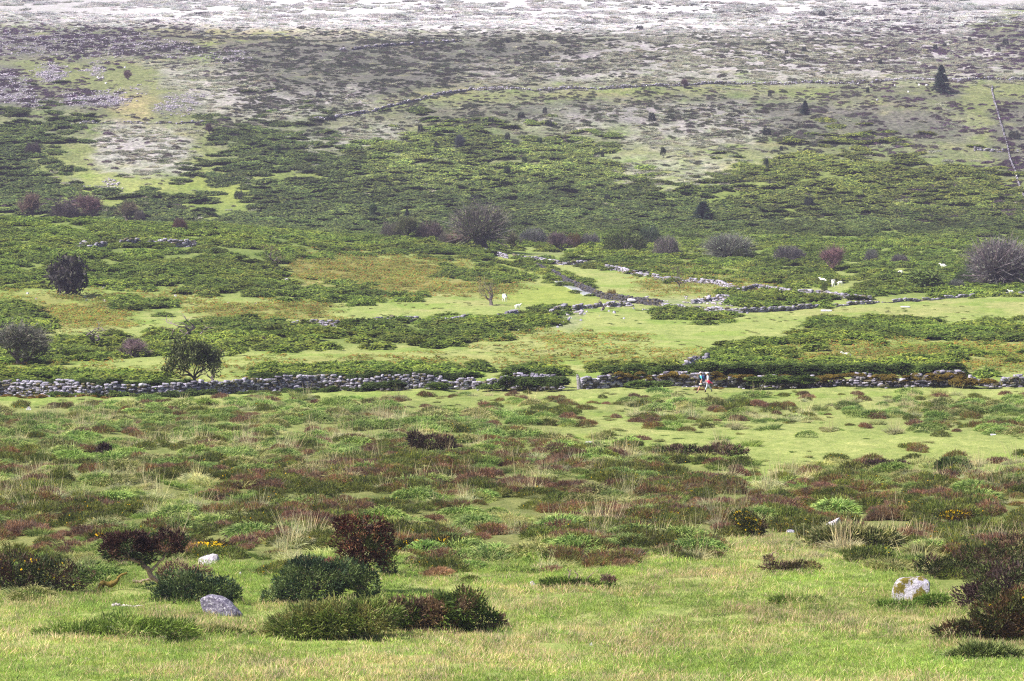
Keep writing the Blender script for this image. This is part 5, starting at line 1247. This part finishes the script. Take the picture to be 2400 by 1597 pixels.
# ------------------------------------------------------------ people
def skin_obj(name, verts, edges, radii, m, parent=None, loc=(0, 0, 0), sub=2, sc=None):
    me = bpy.data.meshes.new(name); me.from_pydata(verts, edges, [])
    o = obj(name, me, m, parent, loc)
    md = o.modifiers.new('skin', 'SKIN'); md.use_smooth_shade = True
    sv = me.skin_vertices[0].data if me.skin_vertices else None
    if sv is None:
        bm = bmesh.new(); bm.from_mesh(me); bm.verts.layers.skin.verify(); bm.to_mesh(me); bm.free(); sv = me.skin_vertices[0].data
    for i, r_ in enumerate(radii):
        sv[i].radius = r_ if isinstance(r_, tuple) else (r_, r_)
    sv[0].use_root = True
    if sub: o.modifiers.new('sub', 'SUBSURF').levels = sub; o.modifiers['sub'].render_levels = sub
    return o
M_skin = plain('skin', (.62, .34, .25), .55)
def mk(n, c): return plain(n, c, .8)
def limb_hand(V, E, Rr, wi, d, fw, n0):
    """palm and five fingers from wrist index wi, along d, curling towards fw"""
    w = np.array(V[wi]); d = unit(np.array(d, float)); f = unit(np.array(fw, float)); s = np.cross(d, f)
    V.append(tuple(w + d * .05)); Rr.append((.036, .022)); p = len(V) - 1; E.append((wi, p))
    pw_ = w + d * .085
    for k in range(4):
        b = pw_ + s * (.027 - .018 * k)
        L_ = (.036, .042, .039, .03)[k]
        V.append(tuple(b)); Rr.append(.0095); a = len(V) - 1; E.append((p, a))
        V.append(tuple(b + d * L_ + f * .008)); Rr.append(.0085); E.append((a, a + 1))
        V.append(tuple(b + d * L_ * 1.7 + f * .03)); Rr.append(.007); E.append((a + 1, a + 2))
    V.append(tuple(w + d * .045 + s * .045 + f * .01)); Rr.append(.010); t = len(V) - 1; E.append((p, t))
    V.append(tuple(w + d * .08 + s * .06 + f * .03)); Rr.append(.008); E.append((t, t + 1))
def person(col, row, label, hgt, J_, shirt, vestc, bottoms, long_legs, capc, pack=None, jacket=None, extra=None):
    x, y, z = at(col, row)
    # feet are level with the ground below each of them
    root = empty('person', (x, y, z), 0, hgt / 1.75)
    V = [(0, 0, .95), (.01, 0, 1.10), (.0, 0, 1.27), (-.02, 0, 1.40), (-.035, 0, 1.485), (-.05, 0, 1.56), (-.045, 0, 1.66), (-.035, 0, 1.715)]
    Rr = [(.13, .10), (.125, .095), (.15, .105), (.10, .075), .052, (.072, .08), (.082, .092), (.05, .055)]
    E = [(0, 1), (1, 2), (2, 3), (3, 4), (4, 5), (5, 6), (6, 7)]
    V.append((-.135, 0, 1.585)); Rr.append(.014); E.append((5, len(V) - 1))      # nose
    idx = {}
    for sd_, nm in ((-1, 'n'), (1, 'f')):
        hip, knee, ank, toe = J_['leg_' + nm]
        b = len(V)
        V += [(0, sd_ * .09, .88), knee, ank, (ank[0] + .02, ank[1], ank[2] - .06), toe]; Rr += [.088, .060, .042, .042, .032]
        E += [(0, b), (b, b + 1), (b + 1, b + 2), (b + 2, b + 3), (b + 3, b + 4)]
        idx['leg' + nm] = b
        sh, el, wr, hd = J_['arm_' + nm]
        b = len(V)
        V += [(-.01, sd_ * .185, 1.40), el, wr]; Rr += [.055, .043, .030]
        E += [(3, b), (b, b + 1), (b + 1, b + 2)]
        idx['arm' + nm] = b
        limb_hand(V, E, Rr, b + 2, hd, (-1, 0, 0) if nm == 'n' else (-1, 0, .3), 0)
    skin_obj('body', V, E, Rr, M_skin, root)
    def sub(name, chain_v, chain_e, rad, m): return skin_obj(name, chain_v, chain_e, rad, m, root)
    # top with sleeves
    an, af = idx['armn'], idx['armf']
    def mix(a, b, t): return tuple(np.array(a) * (1 - t) + np.array(b) * t)
    tv = [(0, 0, .98), (.01, 0, 1.12), (0, 0, 1.28), (-.02, 0, 1.41), V[an], mix(V[an], V[an + 1], .85), V[af], mix(V[af], V[af + 1], .85)]
    sub('shirt', tv, [(0, 1), (1, 2), (2, 3), (3, 4), (4, 5), (3, 6), (6, 7)], [(.142, .112), (.135, .105), (.162, .118), (.112, .085), .068, .062, .068, .062], mk('shirt', shirt))
    if vestc:
        sub('vest', [(0, 0, .96), (.01, 0, 1.12), (0, 0, 1.29), (-.018, 0, 1.42)], [(0, 1), (1, 2), (2, 3)], [(.155, .128), (.148, .12), (.172, .135), (.12, .10)], mk('vest', vestc))
    ln_, lf = idx['legn'], idx['legf']
    t = .97 if long_legs else .92
    bv = [(0, 0, .98), (0, 0, .88), V[ln_], mix(V[ln_], V[ln_ + 1], t), V[lf], mix(V[lf], V[lf + 1], t)]
    be = [(0, 1), (1, 2), (2, 3), (1, 4), (4, 5)]
    br = [(.14, .115), (.145, .12), .102, .078, .102, .078]
    if long_legs:
        bv += [mix(V[ln_ + 1], V[ln_ + 2], .93), mix(V[lf + 1], V[lf + 2], .93)]; be += [(3, 6), (5, 7)]; br += [.05, .05]
    sub('leggings' if long_legs else 'shorts', bv, be, br, mk('bottoms', bottoms))
    for q in (ln_, lf):
        sub('boot', [mix(V[q + 1], V[q + 2], .82), V[q + 3], V[q + 4]], [(0, 1), (1, 2)], [.052, .056, (.046, .04)], mk('boot', (.03, .022, .035)))
    C = Soup(); Vc = IV4.copy(); Vc = Vc * np.array([.108, .096, .085]) + np.array([-.045, 0, 1.685]); Vc[:, 2] = np.maximum(Vc[:, 2], 1.672)
    Vc[:, 0] = np.where((Vc[:, 2] < 1.685), Vc[:, 0] + (-.05 if True else 0) * np.clip(-(Vc[:, 0] + .06) * 12, 0, 1), Vc[:, 0])
    C.add(Vc, IF4, capc); cp = obj('cap', C.mesh('cap', True), mk('cap', capc), root)
    Hh = Soup(); Vh = IV2 * np.array([.085, .088, .085]) + np.array([-.01, 0, 1.62]); Hh.add(Vh, IF2, (.1, .06, .04)); obj('hair', Hh.mesh('hair', True), mk('hair', (.14, .08, .05)), root)
    for s_ in (-1, 1):
        Eo = Soup(); Eo.add(IV1 * .011 + np.array([-.121, s_ * .032, 1.612]), IF1, (.02, .02, .02)); obj('eye', Eo.mesh('eye', True), mk('eye', (.02, .02, .02)), root)
    if pack:
        P_ = Soup(); Vp = np.sign(IV4) * np.abs(IV4) ** .5 * np.array([.10, .15, .24]) + np.array([.20, 0, 1.22]); P_.add(Vp, IF4, pack)
        Vp = np.sign(IV4) * np.abs(IV4) ** .5 * np.array([.05, .11, .10]) + np.array([.30, 0, 1.12]); P_.add(Vp, IF4, pack)
        pk = obj('backpack', P_.mesh('backpack', True), mk('pack', pack), root)
        for s_ in (-1, 1):
            T = Soup(); tube(T, [(.14, s_ * .11, 1.40), (.0, s_ * .12, 1.47), (-.13, s_ * .11, 1.38), (-.16, s_ * .11, 1.2), (-.05, s_ * .15, 1.05), (.12, s_ * .12, 1.03)], [.018] * 6, (.02, .02, .05), 5)
            obj('strap', T.mesh('strap', True), mk('strap', (.02, .02, .05)), pk)
    if jacket:
        sub('tied_jacket', [(.0, 0, 1.05), (.02, 0, .98), (.06, 0, .84), (.12, 0, .72)], [(0, 1), (1, 2), (2, 3)], [(.165, .15), (.19, .17), (.20, .15), (.15, .07)], mk('jacket', jacket))
        sub('jacket_sleeve', [(.05, -.13, 1.02), (.26, -.16, .88), (.42, -.15, .76)], [(0, 1), (1, 2)], [.05, .045, .035], mk('jacket_sleeve', jacket))
    tag(root, label, 'person', 'two walkers')
    return root, (x, y, z)
pa, la = person(1643, 920, 'walker in navy vest with turquoise sleeves and a blue backpack, one arm raised', 1.66,
    {'leg_n': (None, (-.13, -.09, .48), (-.30, -.09, .10), (-.47, -.09, .02)), 'leg_f': (None, (.12, .09, .50), (.40, .09, .16), (.30, .09, .025)),
     'arm_n': (None, (.06, -.25, 1.12), (-.05, -.24, .89), (-.05, 0, -1)), 'arm_f': (None, (-.22, .23, 1.22), (-.27, .13, 1.47), (-.1, -.1, 1))},
    (.10, .62, .72), (.018, .02, .06), (.02, .025, .08), False, (.85, .70, .68), pack=(.035, .06, .25))
B_ = Soup(); V_ = IV2 * np.array([.13, .08, .07]); B_.add(V_, IF2, (.85, .85, .8))
s_ = 1.66 / 1.75
o = obj('sun_hat', B_.mesh('sun_hat', True), plain('cream_cloth', (.85, .85, .75)), loc=(la[0] - .05, la[1] - .24 * s_, la[2] + .74 * s_)); tag(o, 'cream hat held in the hand of the walker with the backpack', 'hat')
person(1659, 917, 'walker in white cap and lilac top with a pink jacket tied at the waist', 1.58,
    {'leg_n': (None, (-.10, -.09, .48), (-.26, -.09, .10), (-.42, -.09, .02)), 'leg_f': (None, (.12, .09, .50), (.36, .09, .16), (.27, .09, .025)),
     'arm_n': (None, (.04, -.25, 1.14), (-.12, -.22, .98), (-.7, 0, -.7)), 'arm_f': (None, (.02, .25, 1.13), (-.14, .2, 1.0), (-.7, 0, -.5))},
    (.62, .64, .85), None, (.55, .58, .75), True, (.92, .92, .88), jacket=(.95, .05, .2))

# ------------------------------------------------------------ sheep
M_wool = plain('wool', (.86, .85, .80), .95)
def make_sheep(graze=True, lying=False):
    root = empty('sheep', (0, 0, 0)); z0 = .62 if not lying else .27
    V = [(0, 0, z0), (.25, 0, z0 + .03), (-.28, 0, z0 + .02), (.42, 0, z0 + .10)]
    R0 = [(.24, .26), (.23, .24), (.23, .24), .15]; E = [(0, 1), (0, 2), (1, 3)]
    if graze: V += [(.60, 0, .32), (.66, 0, .16), (.72, 0, .06)]
    else: V += [(.56, 0, z0 + .28), (.66, 0, z0 + .34), (.80, 0, z0 + .27)]
    R0 += [.10, .085, .045]; E += [(3, 4), (4, 5), (5, 6)]
    if not lying:
        for x_, b in ((.28, 1), (-.30, 2)):
            for s in (-1, 1):
                k = len(V); V += [(x_, s * .13, .38), (x_ + (.02 if x_ > 0 else -.05), s * .13, .22), (x_, s * .13, .01)]; R0 += [.06, .035, .03]; E += [(b, k), (k, k + 1), (k + 1, k + 2)]
    k = len(V); V += [(-.50, 0, z0 + .02), (-.54, 0, z0 - .14)]; R0 += [.06, .035]; E += [(2, k), (k, k + 1)]
    skin_obj('body', V, E, R0, M_wool, root)
    h = V[5]
    for s in (-1, 1):
        S = Soup(); S.add(IV1 * np.array([.02, .06, .03]) + np.array([h[0] - .02, s * .11, h[2] + .05]), IF1, (.6, .5, .45)); obj('ear', S.mesh('ear', True), plain('ear', (.6, .5, .45)), root)
    return root
FLK = {k: make_sheep(*v) for k, v in {'graze': (True, False), 'stand': (False, False), 'lie': (False, True)}.items()}
used = set()
for kind, c, r_, rz, s, lb in [('graze', 1183, 708, 1.9, 1.15, 'white sheep grazing right of the small open thorn tree'), ('stand', 1213, 727, .4, .8, 'white lamb standing below the grazing sheep near the open thorn tree'), ('lie', 1985, 838, 3.3, .85, 'white sheep lying in the ferns above the right wall'),
                               ('stand', 1930, 668, 2.5, 1.1, 'white sheep standing over the small upright green shrub'), ('graze', 1953, 675, 1.5, 1.2, 'white sheep right of the small upright green shrub'), ('graze', 1968, 671, .2, .8, 'smaller white sheep, furthest right of three above the field wall'),
                               ('stand', 2211, 632, 2.8, 1.0, 'white sheep on the clearing left of the right edge willow'), ('lie', 2160, 640, .3, 1.0, 'white sheep lying in the middle of the clearing behind the green hawthorn'), ('graze', 2109, 646, .1, .9, 'white sheep at the left end of the clearing behind the green hawthorn'),
                               ('lie', 2326, 694, 0, .9, 'white sheep resting at the meadow kerb, leftmost of three'), ('lie', 2341, 693, 2.8, .85, 'white sheep resting at the meadow kerb, middle of three'), ('stand', 2370, 692, 3.1, .75, 'white sheep at the meadow kerb, rightmost of three')]:
    p = at(c, r_)
    if kind in used: o = copy_tree(FLK[kind], p, rz, (s, s, s)); o.name = 'sheep'
    else: o = FLK[kind]; o.location = p; o.rotation_euler = (0, 0, rz); o.scale = (s, s, s); used.add(kind)
    tag(o, lb, 'sheep', 'sheep grazing in the valley')

# ------------------------------------------------------------ stones of one kind are told apart by their place in the row
ORD = 'leftmost second third fourth fifth sixth seventh eighth ninth tenth eleventh twelfth thirteenth fourteenth fifteenth rightmost'.split()
for gname in ('small white stones on the left pasture', 'fallen stones on the bank below the bare dead thorn', 'white stones below the long distant wall', 'white stones on the upper left clearing'):
    gs = [q for q in COL.objects if q.get('group') == gname and q.parent is None]
    gs.sort(key=lambda q: proj(q.location.x, q.location.y, q.location.z)[0])
    for i, q in enumerate(gs):
        w_ = 'leftmost' if i == 0 else ('rightmost' if i == len(gs) - 1 else ORD[i] + ' from left')
        q['label'] = w_ + ' of the ' + gname
# ------------------------------------------------------------ air
hz = Soup()
x0, x1, y0, y1, z0, z1 = -9000.0, 9000.0, -700.0, 7000.0, -60.0, 150.0
Vz = np.array([(a, b, c) for c in (z0, z1) for b in (y0, y1) for a in (x0, x1)])
hz.add(Vz, np.array([[0, 2, 3, 1], [4, 5, 7, 6], [0, 1, 5, 4], [2, 6, 7, 3], [0, 4, 6, 2], [1, 3, 7, 5]]), (1, 1, 1))
mh = bpy.data.materials.new('air'); mh.use_nodes = True
mh.node_tree.nodes.remove(mh.node_tree.nodes['Principled BSDF'])
vp = N(mh, 'ShaderNodeVolumePrincipled'); vp.inputs['Color'].default_value = (.74, .70, 1.0, 1); vp.inputs['Density'].default_value = .00014
vp.inputs['Anisotropy'].default_value = 0.0
mh.node_tree.links.new(vp.outputs[0], mh.node_tree.nodes['Material Output'].inputs['Volume'])
SC.cycles.volume_bounces = 0
o = obj('haze', hz.mesh('haze'), mh); tag(o, kind='stuff')
